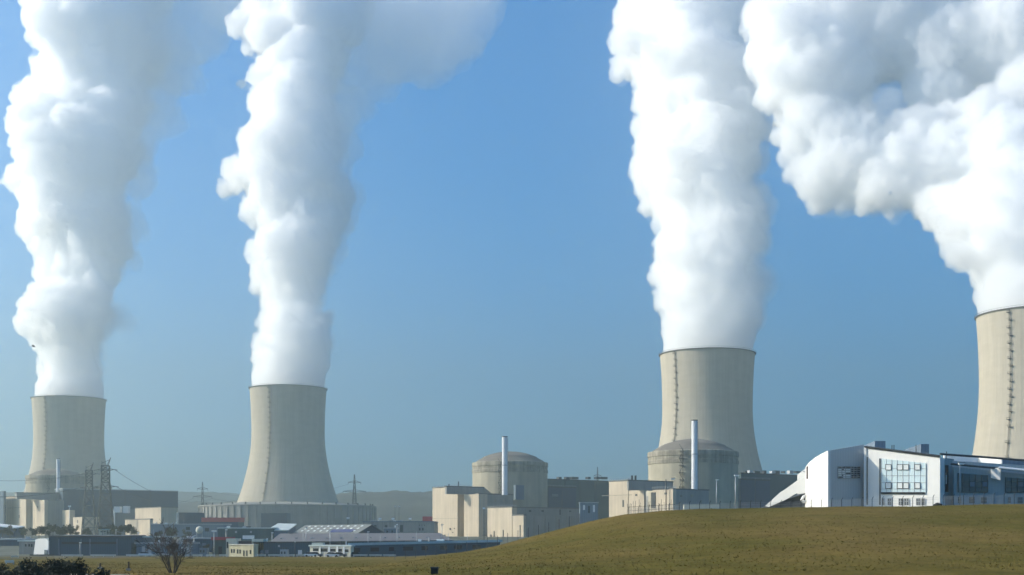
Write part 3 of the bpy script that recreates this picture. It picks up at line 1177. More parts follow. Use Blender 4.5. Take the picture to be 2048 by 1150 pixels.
for (a_, b_, d_, u, y0, y1, w, nm) in ((8, 52, 1075, .5, 1015, 1016, 60, 'pour_joint'), (8, 52, 1075, .3, 1030, 1036, 3, 'vent'), (62, 89, 1050, .5, 1012, 1016, 4, 'vent'), (146, 165, 1010, .5, 1040, 1046, 4, 'vent')):
    face_box(a_, b_, d_, u, y0, y1, w, .15, 'band' if nm == 'pour_joint' else 'dark', a1, nm)
for px in (160, 200, 250, 300):
    side_box(126, 1075, px, 979, 1046, .8, 'dark', t1, 'downpipe')
for (o_, pxl, pxc, pxr, yt, d_) in ((a2, 865, 915, 940, 974, 858), (a2, 975, 1024, 1034, 1015, 806), (a3, 1218, 1256, 1262, 962, 722), (a3, 1305, 1346, 1352, 978.5, 692), (t2, 1024, 1030, 1152, 972.5, 880), (t3, 1412, 1420, 1540, 957, 745)):
    f_ = cfoot(pxl, pxc, pxr, d_)
    zt_ = Z(yt, d_) + .6
    mb = MB()
    for p_, q_ in ((f_[3], f_[0]), (f_[0], f_[1])):
        for h_ in (.55, 1.1):
            mb.beam((p_[0], p_[1], zt_ + h_), (q_[0], q_[1], zt_ + h_), .05)
        for t_ in np.linspace(0, 1, 9):
            w_ = Vector(p_).lerp(Vector(q_), float(t_))
            mb.beam((w_.x, w_.y, zt_ - .1), (w_.x, w_.y, zt_ + 1.1), .06)
    mb.build('roof_railing', M['steel'], o_)

# ------------------------------------------------------------------ tanks
tg = 'upright pale tanks'
for (a, b, y0, y1, lab) in ((304, 316, 1048, 1066, 'pale upright tank nearest the low beige block'), (329, 339, 1048, 1066, 'middle one of the three pale upright tanks'), (353, 361, 1049, 1066, 'pale upright tank farthest from the low beige block')):
    d = 860
    r = (b - a) / 2 * d / F
    cx = K((a + b) / 2) * d
    zb, zt = Z(1070, d), Z(y0, d)
    root = empty('storage_tank', (cx, d, zb), lab, 'tank', tg)
    MB().lathe([(r, zb), (r, zt)], 24, (cx, d, 0)).build('shell', M['paint'], root, smooth='auto')
    MB().lathe([(r * 1.05, zt - .2), (r * 1.05, zt + .15), (.01, zt + r * .3)], 24, (cx, d, 0)).build('roof', M['steel'], root, smooth='auto')
d = 760
c = P(399, 1060, d)
root = empty('round_tank', (c.x, c.y, 5), 'round pale tank end among blue grey sheds', 'tank')
MB().ball(c, 7.5 * d / F, 18).build('shell', M['creamy'], root, smooth=True)
lg = MB()
for s in (-1, 1):
    lg.beam((c.x + s * 1.6, c.y, 5), (c.x + s * 1.6, c.y, c.z), .2)
lg.build('cradle', M['steel'], root)

# ------------------------------------------------------------------ lower buildings


def front_box(px0, px1, y0, d, depth, z0=None, skew=0.0):
    p, q = K(px0) * d, K(px1) * (d + skew)
    return [(p, d), (q, d + skew), (q, d + skew + depth), (p, d + depth)]


def low_building(name, label, material, px0, px1, y0, d, depth, windows=(), wmat='gdark', roof=None, skew=0.0, z0=None, roof_h=.5, roof_o=.4, cat='building', group=None, tops=None, frame=None):
    z0 = tz(K(px0) * d, d) - .6 if z0 is None else z0
    ft = front_box(px0, px1, y0, d, depth, skew=skew)
    root = empty(name, (ft[0][0], d, z0), label, cat, group)
    zt = Z(y0, d)
    mb = MB()
    mb.prism(ft, z0, tops or zt)
    mb.build('wall', M[material], root)
    if roof:
        q = MB()
        f2 = [(ft[0][0] - roof_o, ft[0][1] - roof_o), (ft[1][0] + roof_o, ft[1][1] - roof_o), (ft[2][0] + roof_o, ft[2][1] + roof_o), (ft[3][0] - roof_o, ft[3][1] + roof_o)]
        tt = [t + roof_h for t in tops] if tops else zt + roof_h
        bb = [t - .02 for t in tops] if tops else zt - .02
        q.prism(f2, bb, tt)
        q.build('roof', M[roof], root)
    dv = (Vector(ft[1]) - Vector(ft[0])).normalized()
    nv = Vector((dv.y, -dv.x))
    for (a, b, ya, yb, *m2) in windows:
        def at(px):
            c0 = Vector(ft[0])
            k = K(px)
            t = (k * c0.y - c0.x) / (dv.x - k * dv.y)
            return c0 + dv * t
        A, B = at(a), at(b)
        za, zb_ = Z(ya, A.y), Z(yb, A.y)
        kind = m2[1] if len(m2) > 1 else ('door' if (yb - ya) > (b - a) * 1.8 else 'window')
        w = MB().prism([tuple(A + nv * .06), tuple(B + nv * .06), tuple(B - nv * .1), tuple(A - nv * .1)], zb_, za).build(kind, M[m2[0] if m2 else wmat], root)
        if frame:
            fr = MB()
            t = .12
            for (u0, u1, v0, v1) in ((0, 1, -t, t), (0, 1, 1, 1)):
                pass
            for zz in (za, zb_):
                fr.prism([tuple(A - dv * .1 + nv * .16), tuple(B + dv * .1 + nv * .16), tuple(B + dv * .1 + nv * .07), tuple(A - dv * .1 + nv * .07)], zz - .07, zz + .07)
            fr.build('frame', M[frame], w)
    return root


# dark shed with its white end wall
d = 412
sh = empty('storage_shed', (K(68) * d, d, 0), 'long dark blue shed with white rounded end wall by the road', 'shed')
MB().prism(front_box(97.2, 262, 1073, d, 16), -.5, [Z(1073, d), Z(1074, d), Z(1072, d), Z(1071, d)]).build('wall', M['navy'], sh)
mb = MB()
e = [(66.5, 1113), (97, 1113), (97, 1082), (94, 1078.5), (86, 1077), (77, 1077.5), (71, 1079)]
vs = [P(x, y, d + 2.6 - (x - 66.5) * .105) for x, y in e]
n = len(vs)
mb.add([v for v in vs] + [v + Vector((.8, 14, 0)) for v in vs], [tuple(range(n)), tuple(range(2 * n - 1, n - 1, -1))] + [(i, n + i, n + (i + 1) % n, (i + 1) % n) for i in range(n)])
mb.build('end_wall', M['white'], sh)
MB().box(P(92, 1107, d - .25), (1.5, .2, 2.4), -.55).build('door', M['navy'], sh)
MB().box(P(66, 1113, d - .4) + Vector((3.2, -.8, .2)), (7.5, 1.2, 1.0)).build('plinth', M['dark'], sh)
for px in (118, 162, 180, 234):
    MB().box(P(px, 1094, d - .12), (.25, .2, 5.4)).build('downpipe', M['bluegrey'], sh)
MB().box(P(178, 1086, d - .1), (18, .2, .7)).build('cladding_band', M['dark'], sh)
MB().prism([(K(96) * d, d - .6), (K(263) * d, d - .6), (K(263) * d, d + 16.5), (K(96) * d, d + 16.5)], [Z(1073, d) + .02, Z(1074, d) + .02, Z(1072, d) + .02, Z(1071, d) + .02], [Z(1073, d) + .3, Z(1074, d) + .3, Z(1072, d) + .3, Z(1071, d) + .3]).build('roof', M['dark'], sh)

low_building('office_hut', 'small grey hut with three dark windows left of the white shed end', 'greyc', 38, 70, 1083, 430, 8,
             [(50, 53, 1088, 1093), (57, 60, 1088, 1093), (62, 65, 1088, 1094)], roof='roofpale')
low_building('dark_warehouse', 'dark blue flat warehouse at the left frame edge behind the hut', 'teal', -60, 38, 1080, 520, 30, roof='steel')
low_building('workshop', 'grey workshop with white door right of the dark blue shed', 'greyc', 264, 322, 1075, 425, 14,
             [(316, 320, 1079, 1087, 'white', 'door'), (268, 286, 1080, 1086, 'bluegrey', 'panel')], roof='roofpale')
low_building('garage', 'low pale grey garage behind the bare foreground tree', 'bluegrey', 272, 385, 1088, 414, 8,
             [(284, 290, 1092, 1110, 'steel', 'door'), (297, 303, 1092, 1110, 'steel', 'door'), (340, 352, 1092, 1098)], roof='steel')
low_building('switch_house', 'blue grey plant building above the garage, cluttered roofline', 'bluegrey', 302, 448, 1049, 780, 20, roof='steel',
             windows=[(330, 338, 1055, 1062), (372, 380, 1054, 1060), (410, 418, 1056, 1063)])
low_building('pump_house', 'dark low building between bare tree and lamp mast', 'navy', 362, 424, 1078, 450, 10, roof='steel', windows=[(366, 374, 1083, 1089, 'bluegrey'), (384, 392, 1082, 1087, 'bluegrey'), (404, 412, 1086, 1092, 'bluegrey')])
low_building('red_roof_shed', 'dark shed with red roof band left of the cream house', 'green', 425, 456, 1080, 430, 9, roof='red', roof_h=1.0, windows=[(437, 444, 1093, 1108)])
low_building('red_band_hall', 'long low hall with red fascia below the pilastered ring', 'teal', 404, 476, 1044, 900, 20, roof='red', roof_h=3.2)
low_building('dark_gate_building', 'dark blue box in front of the cooling tower base ring', 'teal', 522, 574, 1026, 1120, 18)
low_building('low_blue_hall', 'long green grey hall with pale roof edge behind the cream house', 'green', 436, 548, 1057, 600, 30, roof='roofpale', roof_h=.5,
             windows=[(470, 474, 1062, 1066, 'steel', 'vent'), (500, 504, 1062, 1066, 'steel', 'vent')])
# cream house
ch = low_building('cream_house', 'small cream house with dark arched windows and two doors at the road', 'cream', 458.5, 507, 1090, 392, 7,
                  [(462, 464.5, 1098, 1106), (467, 469.5, 1098, 1106), (474, 476.5, 1098, 1107), (479, 481.5, 1099, 1107), (486.5, 489, 1101, 1112, 'gdark', 'door'), (492.5, 495, 1101, 1112, 'gdark', 'door'), (499.5, 502.5, 1100, 1108)], roof='creamy', roof_h=.25, roof_o=.2, skew=-4)
p = front_box(452, 474, 1077, 401, 6)
MB().prism(p, 0, Z(1077, 401)).build('rear_wing', M['creamy'], ch)
MB().prism(front_box(476, 503, 1078, 403, 6), 0, Z(1082, 403)).build('middle_wing', M['dark'], ch)
MB().prism(front_box(503.5, 527, 1078, 402, 6), 0, Z(1078, 402)).build('side_wing', M['creamy'], ch)
MB().box(P(497, 1074.5, 406), (3.4, 2, 1.2)).build('roof_tank', M['white'], ch)
MB().box(P(455, 1090, 400.6), (.5, .3, 2.0)).build('window', M['gdark'], ch)

low_building('dark_depot', 'dark slate depot between the cream house and white house', 'navy', 507.6, 622, 1085, 402, 10,
             [(520, 527, 1100, 1107, 'bluegrey'), (530, 537, 1100, 1107, 'bluegrey'), (556, 560, 1090, 1094, 'steel', 'vent'), (596, 604, 1100, 1110, 'white', 'door')], roof='dark', roof_h=.25)
wh = low_building('white_house', 'off white house with a row of barred windows and parked cars', 'creamy', 620, 701, 1092.5, 389, 8,
                  [(626, 637, 1096, 1103), (640, 655, 1096, 1104), (661, 671, 1097, 1104), (677, 684, 1097, 1104), (690, 697, 1098, 1105)], roof='roofpale', roof_h=.4, frame='paint', skew=-6)
MB().prism(front_box(624, 646, 1085, 394, 4), Z(1092, 392), Z(1085.5, 394)).build('roof_tank', M['creamy'], wh)
for (a, b) in ((639, 641), (656, 660), (673, 676), (686, 689)):
    da = 388.6 - (a - 620) / 81 * 6
    q = MB().prism([(K(a) * da, da), (K(b) * (da - .2), da - .2), (K(b) * (da + .3), da + .3), (K(a) * (da + .5), da + .5)], Z(1114, 389), Z(1093, 389))
    q.build('pier', M['paint'], wh)
lb = low_building('long_barrack', 'long dark low building with pale roof edge running behind the grass hill', 'navy', 701.5, 1000, 1090, 393, 10, skew=45,
                  windows=[(704 + i * 34.0 + (i % 3) * 3, 704 + i * 34.0 + 16 + (i % 2) * 4, 1096 - i * .9, 1104 - i * .9) for i in range(8)], roof='roofpale', roof_h=.8, roof_o=.8,
                  tops=[Z(1091, 393), Z(1084, 438), Z(1084, 448), Z(1091, 403)])

# big sheet-roofed warehouses behind
d = 455
bw = empty('brown_warehouse', (K(540) * d, d, 0), 'wide brown grey sheet roof spread behind the white house', 'warehouse')
MB().prism([(K(545) * d, d), (K(900) * d, d + 30), (K(900) * (d + 80), d + 80), (K(545) * (d + 50), d + 50)], 0, [Z(1084.5, d), Z(1081, d + 30), Z(1080, d + 80), Z(1082, d + 50)]).build('wall', M['dark'], bw)
A = [P(540, 1083.5, d - 1), P(905, 1080, d + 30), P(880, 1066, d + 68), P(560, 1067, d + 40)]
MB().slab(*A, .4).build('roof', M['roofbrown'], bw)
for i in range(12):
    t = (i + .5) / 12
    p = A[0].lerp(A[1], t).lerp(A[3].lerp(A[2], t), .35)
    MB().box(p + Vector((0, 0, .15)), (1.0, 1.5, .3)).build('roof_vent', M['steel'], bw)

# gabled warehouse, gable end in shade
d = 560
gw = empty('gabled_warehouse', (K(715) * d, d, 3), 'gabled warehouse with pale roof lights and a dark triangular gable', 'warehouse')
c0 = Vector((K(714) * d, d))
tr = reach(c0, RV, 771)
c1 = c0 + RV * tr
mid = c0.lerp(c1, .5)
Lg = reach(c0, LV, 545) * .75
ze, zr = Z(1067, d), Z(1049.5, d + 12)
G0, G1, GM = Vector((*c0, ze)), Vector((*c1, ze)), Vector((*mid, zr))
lv3 = Vector((LV.x, LV.y, 0)) * Lg
gm = MB()
z3 = Vector((0, 0, ze - 3))
gm.add([G0 - z3, G1 - z3, G1, GM, G0], [(0, 1, 2, 3, 4)])
gm.build('gable', M['teal'], gw)
MB().slab(G0 - z3, G0, G0 + lv3, G0 + lv3 - z3, .3).build('wall', M['green'], gw)
up = Vector((0, 0, .12))
MB().slab(G0 + up - lv3 * .01, GM + up - lv3 * .01, GM + lv3 + up, G0 + lv3 + up, .25).build('roof', M['roofgrey'], gw)
MB().slab(GM + up - lv3 * .01, G1 + up - lv3 * .01, G1 + lv3 + up, GM + lv3 + up, .25).build('rear_roof', M['roofgrey'], gw)
nrm = (GM - G0).cross(lv3).normalized()
if nrm.z < 0:
    nrm = -nrm
for r in range(3):
    for i in range(9):
        if r == 0 and 1 <= i <= 3:
            continue
        a = G0.lerp(GM, .22 + r * .27) + lv3 * (.08 + i * .1) + nrm * .3
        u = (GM - G0).normalized()
        v = lv3.normalized()
        MB().slab(a, a + u * .9, a + u * .9 + v * 1.5, a + v * 1.5, .15).build('roof_light', M['skylight'], gw)
a = G0.lerp(GM, .10) + lv3 * .10 + nrm * .35
u, v = (GM - G0) * .30, lv3 * .33
MB().slab(a, a + u, a + u + v, a + v, .2).build('blue_panel', M['blue'], gw)

d = 600
pr_ = empty('pale_roof_shed', (K(540) * d, d, 3), 'shed with tilted pale white roof beside the gabled warehouse', 'shed')
A = [P(533, 1060, d), P(577, 1060, d), P(594, 1047.5, d + 25), P(556, 1046.5, d + 25)]
MB().slab(*A, .4).build('roof', M['roofpale'], pr_)
MB().prism([(A[0].x + .5, A[0].y + .5), (A[1].x - .5, A[1].y + .5), (A[2].x - .5, A[2].y - .5), (A[3].x + .5, A[3].y - .5)], 3, [q.z - .5 for q in A]).build('wall', M['bluegrey'], pr_)
low_building('grey_hall', 'long grey hall with lamps along its roof behind the gable', 'greyc', 726, 868, 1044, 760, 40, roof='bluegrey', windows=[(748, 753, 1050, 1064, 'dark'), (770, 775, 1050, 1064, 'dark'), (800, 806, 1050, 1064, 'dark')])
low_building('grey_annex', 'small grey annex with two dark vents right of the gable', 'bluegrey', 768, 792, 1057, 600, 12, windows=[(773, 776, 1061, 1065), (783, 786, 1061, 1065)], roof='steel')
low_building('red_container', 'hazy red box beside the tall beige auxiliary block', 'red', 845, 863, 1033, 800, 10)
low_building('blue_shelter', 'teal wall with white units right of the auxiliary wing', 'bluegrey', 1160, 1196, 1006, 700, 8, windows=[(1166, 1170, 1010, 1020, 'white', 'unit'), (1176, 1180, 1012, 1026), (1186, 1190, 1010, 1024, 'white', 'unit')], roof='steel')
low_building('low_beige_wall', 'low beige wall behind the crest fence posts below the vent stack', 'creamy', 1368, 1439, 1009, 330, 1.2, z0=9, cat='wall')

low_building('guard_hut', 'tiny pale hut between the feet of the two near pylons', 'creamy', 198, 214, 1060, 640, 4, roof='roofpale', windows=[(201, 204, 1062, 1064.5), (208, 211, 1062, 1064.5)])
low_building('white_roof_shed', 'small shed with bright white roof at the left frame edge below the auxiliary block', 'teal', -20, 29, 1055, 700, 14, roof='white', tops=[Z(1052, 700), Z(1057, 700), Z(1054, 714), Z(1049, 714)])
for i, (a, b, y0, d_, m_, lab) in enumerate([(362, 378, 1094, 405, 'steel', 'grey transformer block behind the bare tree, nearer the garage'), (398, 414, 1096, 403, 'bluegrey', 'blue grey transformer block left of the thick lamp mast'), (560, 575, 1099, 396, 'steel', 'grey cabinet before the slate depot wall'), (836, 846, 1052, 640, 'greyc', 'narrow grey cabinet near the hazy red box')]):
    r_ = low_building('transformer', lab, m_, a, b, y0, d_, 3, cat='transformer', group='transformers and cabinets', windows=[(a + 2, a + 5, y0 + 4, y0 + 9, 'dark', 'grille'), (a + 8, a + 11, y0 + 4, y0 + 9, 'dark', 'grille')])
    for k in range(3):
        p = P(a + 3 + k * 5, y0, d_ + 1.5)
        MB().taper([p, p + Vector((0, 0, .8))], [.16, .1], 8).build('bushing', M['dark'], r_)

# ------------------------------------------------------------------ white modern building
wb = empty('modern_building', (K(1740) * 240, 240, 11), 'white angular modern building with tall glass wall on the crest', 'building')
ZB = 10.6


def wall_pt(px, py, d):
    p = P(px, py, d)
    return (p.x, p.y), p.z


def wall_strip(name, material, pts, thick, ybot=None):
    """upright wall along points (px, ytop, d), thickness away from the camera"""
    mb = MB()
    f = [wall_pt(*p) for p in pts]
    n = len(f)
    zb = ZB if ybot is None else None
    for i in range(n - 1):
        (a, za), (b, zb2) = f[i], f[i + 1]
        a, b = Vector(a), Vector(b)
        dv = (b - a).normalized()
        nv = Vector((-dv.y, dv.x)) * thick
        z0a = ZB if ybot is None else Z(ybot[i], a.y)
        z0b = ZB if ybot is None else Z(ybot[i + 1], b.y)
        mb.prism([tuple(a), tuple(b), tuple(b + nv), tuple(a + nv)], [z0a, z0b, z0b, z0a], [za, zb2, zb2, za])
    return mb.build(name, M[material], wb)


wall_strip('curved_wall', 'white', [(1611, 934, 249), (1618, 925, 246.5), (1630, 915, 243), (1643, 907.5, 240), (1656, 901, 237)], .5)
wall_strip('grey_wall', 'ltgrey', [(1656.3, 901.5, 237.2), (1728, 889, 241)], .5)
CF0, CF1 = (1729, 895, 239.6), (1880, 914, 230.6)
wall_strip('glass_front_wall', 'white', [CF0, CF1], .5)
wall_strip('corner_fin', 'white', [(1727.6, 894, 239.35), (1732.5, 894.6, 239.15)], .3)
wall_strip('return_wall', 'white', [(1880.3, 914, 230.9), (1889, 917, 246)], .5)
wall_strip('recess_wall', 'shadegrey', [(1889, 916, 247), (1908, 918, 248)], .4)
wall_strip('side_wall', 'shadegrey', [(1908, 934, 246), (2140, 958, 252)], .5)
# the mass behind and the roof
bd = [wall_pt(1611.5, 934, 249.4), wall_pt(1656, 903, 238), wall_pt(1728, 892, 241.7), wall_pt(1879, 916, 231.6), wall_pt(1889, 918, 247.5), wall_pt(2140, 940, 253)]
back = [((K(2140) * 253 + 4, 275), 21), ((K(1640) * 252, 272), 20.5)]
allp = bd + back
MB().prism([p for p, _ in allp], ZB, [z - .25 for _, z in allp[:5]] + [Z(936, 253)] + [20.0, 20.0]).build('core', M['ltgrey'], wb)


def on_c(px, py, off=0.0):
    """point on the glass front at a photo column and height, off metres proud"""
    a, b = Vector((K(CF0[0]) * CF0[2], CF0[2])), Vector((K(CF1[0]) * CF1[2], CF1[2]))
    dv = (b - a).normalized()
    k = K(px)
    t = (k * a.y - a.x) / (dv.x - k * dv.y)
    q = a + dv * t
    z = Z(py, q.y)
    q = q + Vector((dv.y, -dv.x)) * off
    return Vector((q.x, q.y, z))


def on_wall(p0, p1):
    def f(px, py, off=0.0):
        a, b = Vector((K(p0[0]) * p0[2], p0[2])), Vector((K(p1[0]) * p1[2], p1[2]))
        dv = (b - a).normalized()
        k = K(px)
        t = (k * a.y - a.x) / (dv.x - k * dv.y)
        q = a + dv * t
        z = Z(py, q.y)
        q = q + Vector((dv.y, -dv.x)) * off
        return Vector((q.x, q.y, z))
    return f


def pane(fn, a, b, y0, y1, off, material, name, parent, t=.08, y0b=None):
    A, B, C_, D_ = fn(a, y1, off), fn(b, y1, off), fn(b, y0b if y0b is not None else y0, off), fn(a, y0, off)
    return MB().slab(A, B, C_, D_, t).build(name, M[material], parent)


def grid(fn, a, b, y0, y1, xs, ysv, off, w, material, name, parent, y0b=None):
    mb = MB()
    for x in xs:
        yt = y0 + (y0b - y0) * (x - a) / (b - a) if y0b is not None else y0
        mb.beam(fn(x, y1, off), fn(x, yt, off), w)
    for y in ysv:
        mb.beam(fn(a, y, off), fn(b, y, off), w)
    return mb.build(name, M[material], parent)


gl = pane(on_c, 1763, 1853, 917, 985, .10, 'gpale', 'glass_wall', wb, y0b=926.5)
grid(on_c, 1763, 1853, 917, 985, [1763, 1773, 1784, 1795, 1806, 1818, 1829, 1841, 1852], [937, 951.5, 965, 978], .14, .035, 'steel', 'mullion', gl, y0b=926.5)
grid(on_c, 1763, 1850, 985, 986, [], [985.5, 986.8], .2, .13, 'dark', 'transom', gl)
for (y0, y1) in ((929, 940), (965.5, 977)):
    for (a, b) in ((1772, 1783), (1795, 1806), (1807, 1818), (1830, 1841)):
        w = pane(on_c, a, b, y0, y1, .22, 'gbright', 'opening_window', gl)
        grid(on_c, a, b, y0, y1, [a, b], [y0, y1], .26, .045, 'dark', 'frame', w)
for (a, b) in ((1765.5, 1769), (1776, 1783), (1798, 1806), (1809, 1818), (1833, 1841), (1844, 1850)):
    w = pane(on_c, a, b, 997, 1010, .10, 'gdark', 'window', wb)
    grid(on_c, a, b, 997, 1010, [a, (a + b) / 2, b], [997, 1003], .14, .06, 'steel', 'frame', w)
pane(on_c, 1758.5, 1761.5, 917, 1010, .06, 'gdark', 'slot_window', wb)
pane(on_c, 1733.5, 1736, 914, 1010, .06, 'gdark', 'slot_window', wb)
grid(on_c, 1729, 1880, 0, 0, [], [], .1, .1, 'dark', 'tmp', wb) if False else None
# grey wall window
fb = on_wall((1656.3, 0, 237.2), (1728, 0, 241))
w = pane(fb, 1675, 1720, 933, 956.5, .06, 'gdark', 'window', wb)
grid(fb, 1675, 1720, 933, 956.5, [1675, 1683, 1690, 1701, 1707, 1713, 1720], [933, 937, 941, 945, 949, 953, 956.5], .12, .07, 'steel', 'louvre_frame', w)
for (a, b, y0, y1) in ((1676, 1682.5, 937.5, 952), (1687, 1700, 938, 946), (1686, 1700.5, 949.5, 955.5), (1684, 1689.5, 941, 948)):
    pane(fb, a, b, y0, y1, .11, 'gbright', 'lit_pane', w)  # pane in the bright glass colour, set over the dark window
fa = on_wall((1611, 0, 249), (1630, 0, 243))
pane(fa, 1613.3, 1621, 934, 958, .06, 'gred', 'window', wb, y0b=929)
# roof edge line and set-back storey
for a, b in (((1729, 893.5, 239.4), (1880, 912.5, 230.4)), ((1880, 908, 246), (1965, 914, 249)), ((1965, 914, 249), (2140, 928, 254))):
    MB().beam(P(*a), P(*b), .22).build('roof_edge', M['dark'], wb)
wall_strip('upper_band', 'white', [(1889, 909.5, 254), (1957, 914.5, 256)], .4, [936, 938])
wall_strip('upper_panel', 'white', [(1957.5, 914.5, 255.8), (2003, 918.5, 251.6)], .4, [932.5, 935])
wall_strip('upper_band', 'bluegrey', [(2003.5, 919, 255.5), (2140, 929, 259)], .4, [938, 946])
e = MB()
e.beam(P(1902, 928, 245.2), P(2140, 950, 251), .2)
e.build('canopy_edge', M['dark'], wb)
e = MB()
A = [P(1998, 932.5, 246), P(2140, 946, 250), P(2140, 949.5, 248), P(1998, 935.5, 245)]
e.slab(*A[::-1], .25)
e.build('canopy', M['white'], wb)
fd = on_wall((1908, 0, 246), (2140, 0, 252))
for (a, b, y0, y0b, y1, xs, ysv) in ((1915, 1975, 946, 950.5, 984.5, [1915, 1925, 1938, 1950, 1963, 1975], [963, 974]), (2010, 2080, 954.5, 959.5, 985, [2010, 2022, 2034, 2048, 2062, 2080], [963, 974])):
    w = pane(fd, a, b, y0, y1, .08, 'gdark', 'window', wb, y0b=y0b)
    grid(fd, a, b, y0, y1, xs, ysv + [y1], .14, .055, 'dark', 'frame', w, y0b=y0b)
    for (c, dd_) in ((xs[2] + 1.5, xs[3] - 1.5), (xs[4] + 1.5, xs[5] - 1.5)):
        pane(fd, c, dd_, 964, 973, .14, 'bluegrey', 'sash', w)
for (a, b) in ((1916, 1922), (1938, 1949), (1962, 1973), (2016, 2021), (2035, 2045)):
    pane(fd, a, b, 994, 1006, .08, 'gdark', 'window', wb)
frw = on_wall((1889, 0, 247), (1908, 0, 248))
pane(frw, 1890, 1896.5, 930, 984, .08, 'gdark', 'window', wb)
pane(frw, 1890.8, 1892.5, 950, 968, .14, 'gbright', 'lit_pane', wb)  # narrow pane in the bright glass colour
# white pier with slanted foot
A = [fd(1980, 956, .25), fd(1991.5, 961, 1.5), fd(1991.5, 936.5, 1.5), fd(1980, 936, .25)]
MB().slab(*A, .8).build('slanted_pier', M['white'], wb)
# rooftop plant boxes
for (a, m_, b, ya, yb, d, mt) in ((1729, 1750, 1771, 893, 882, 252, 'bluegrey'), (1812, 1842, 1858, 901, 888, 256, 'bluegrey')):
    A = P(a, ya, d + 4)
    B = P(m_, yb, d)
    C_ = P(b, yb, d + 1)
    mb = MB()
    mb.prism([(A.x, A.y), (B.x, B.y), (C_.x, C_.y), (C_.x, C_.y + 6), (A.x, A.y + 6)], 18, [A.z, B.z, C_.z, C_.z, A.z])
    mb.build('rooftop_plant', M[mt], wb)
for px in (1784, 1788, 1832, 1893):
    p = P(px, 899 if px < 1850 else 912, 250)
    MB().beam(p - Vector((0, 0, 1.2)), p + Vector((0, 0, .9)), .09).build('roof_mast', M['dark'], wb)
for (x, y, d) in ((1608, 943, 249.5), (1761, 936, 238)):
    MB().box(P(x, y, d), (.6, .35, .3)).build('wall_lamp', M['paint'], wb)
# white ramp on the left end
rp = empty('access_ramp', (K(1560) * 250, 250, 11), 'white sloped ramp wall rising to the left end of the modern building', 'ramp')
mb = MB()
pts = [(1530, 1012), (1537, 1014), (1560, 1004), (1570, 1000), (1592, 987), (1612, 985.5), (1612, 953), (1600, 957), (1568, 980), (1561, 984)]
vs = [P(x, y, 254 - (x - 1530) * .055) for x, y in pts]
n = len(vs)
mb.add(vs + [v + Vector((.2, .6, 0)) for v in vs], [tuple(range(n)), tuple(range(2 * n - 1, n - 1, -1))] + [(i, n + i, n + (i + 1) % n, (i + 1) % n) for i in range(n)])
mb.build('parapet', M['white'], rp)
mb = MB()
A, B = P(1536, 1013, 251), P(1613, 986, 251)
mb.prism([(A.x, 255.4), (B.x, 250.9), (B.x, 258), (A.x, 258)], ZB - 1, [A.z, B.z, B.z, A.z])
mb.build('ramp_body', M['dark'], rp)  # mass coloured dark to stand in for the shadow under the ramp
mb = MB()
for i in range(9):
    a = i / 8 * math.pi
    pass
mb.taper([P(1603, 1001, 248.6), P(1607, 993, 248.6), P(1612, 991, 248.6)], [.28, .28, .28], 6)
mb.taper([P(1603, 1001, 248.6), P(1608, 1003.5, 248.6), P(1613, 1002, 248.6)], [.28, .28, .28], 6)
mb.build('handrail', M['white'], rp)

# ------------------------------------------------------------------ lamps


def lamp(px, ytop, ybase, d, label, h=None, arm=.9, mt='steel', head=(1.5, .5, .3), group='street lamps'):
    x = K(px) * d
    zt = Z(ytop, d)
    zb = Z(ybase, d)
    root = empty('street_lamp', (x, d, zb), label, 'street lamp', group)
    MB().taper([(x, d, zb - .5), (x, d, zt)], [.12 + .02 * (d / 300), .07 + .02 * (d / 300)], 8).build('pole', M[mt], root, smooth=True)
    mb = MB()
    hx = x + arm * .3
    mb.prism([(hx - head[0] / 2, d - head[1] / 2), (hx + head[0] / 2, d - head[1] / 2), (hx + head[0] / 2, d + head[1] / 2), (hx - head[0] / 2, d + head[1] / 2)], zt, zt + head[2])
    lh = mb.build('lamp_head', M['paint'], root)
    MB().box((hx, d, zt - .06), (head[0] * .8, head[1] * .8, .08)).build('lens', M['gpale'], lh)
    MB().box((hx, d, zt + head[2] + .04), (head[0] * 1.15, head[1] * 1.2, .08)).build('hood', M['dark'], lh)
    return root


lamp(1920, 928.5, 1008, 236, 'street lamp in front of the white building\'s shaded window wall', head=(1.1, .5, .28))
lamp(1471, 952, 1018, 285, 'street lamp with bright head before the dark blue turbine hall', head=(1.1, .5, .3))
lamp(1433, 960, 1018, 340, 'thin grey street lamp before the pale plant room', head=(.8, .4, .2))
lamp(1332, 958.5, 1024, 300, 'dark street lamp before the stair block with arm to the right', mt='dark', arm=5.5, head=(.9, .4, .25))
lamp(968, 1018, 1086, 440, 'dark lamp mast with white head before the beige auxiliary block', mt='dark', arm=0, head=(.9, .7, .6))
lamp(794, 1050, 1098, 430, 'grey lamp mast standing at the brown warehouse roof', arm=0, head=(.5, .5, .4))
lamp(428, 1063, 1110, 405, 'thick grey lamp mast left of the cream house', arm=0, head=(1.6, .5, .4))
lamp(590, 1084, 1113, 384, 'short dark lamp post before the slate depot', mt='dark', arm=0, head=(.3, .3, .2))
lamp(139, 1014, 1062, 700, 'white mast with rounded top before the hazy auxiliary block', mt='paint', arm=0, head=(1.4, 1.0, .9))
for i, (px, py, d, what) in enumerate([(790, 1014, 1100, 'leftmost of the white floodlights above the far hill foot'), (798, 1014, 1100, 'second white floodlight above the far hill foot'), (760, 1039, 765, 'leftmost floodlight on the grey hall roof'), (786, 1039, 765, 'middle floodlight on the grey hall roof'), (820, 1039, 765, 'rightmost floodlight on the grey hall roof'), (696, 1038, 700, 'round floodlight above the gabled warehouse roof')]):
    lamp(px, py, 1070, d, what, arm=0, head=(1.6, 1.0, 1.1), mt='lattice', group='floodlights on masts')

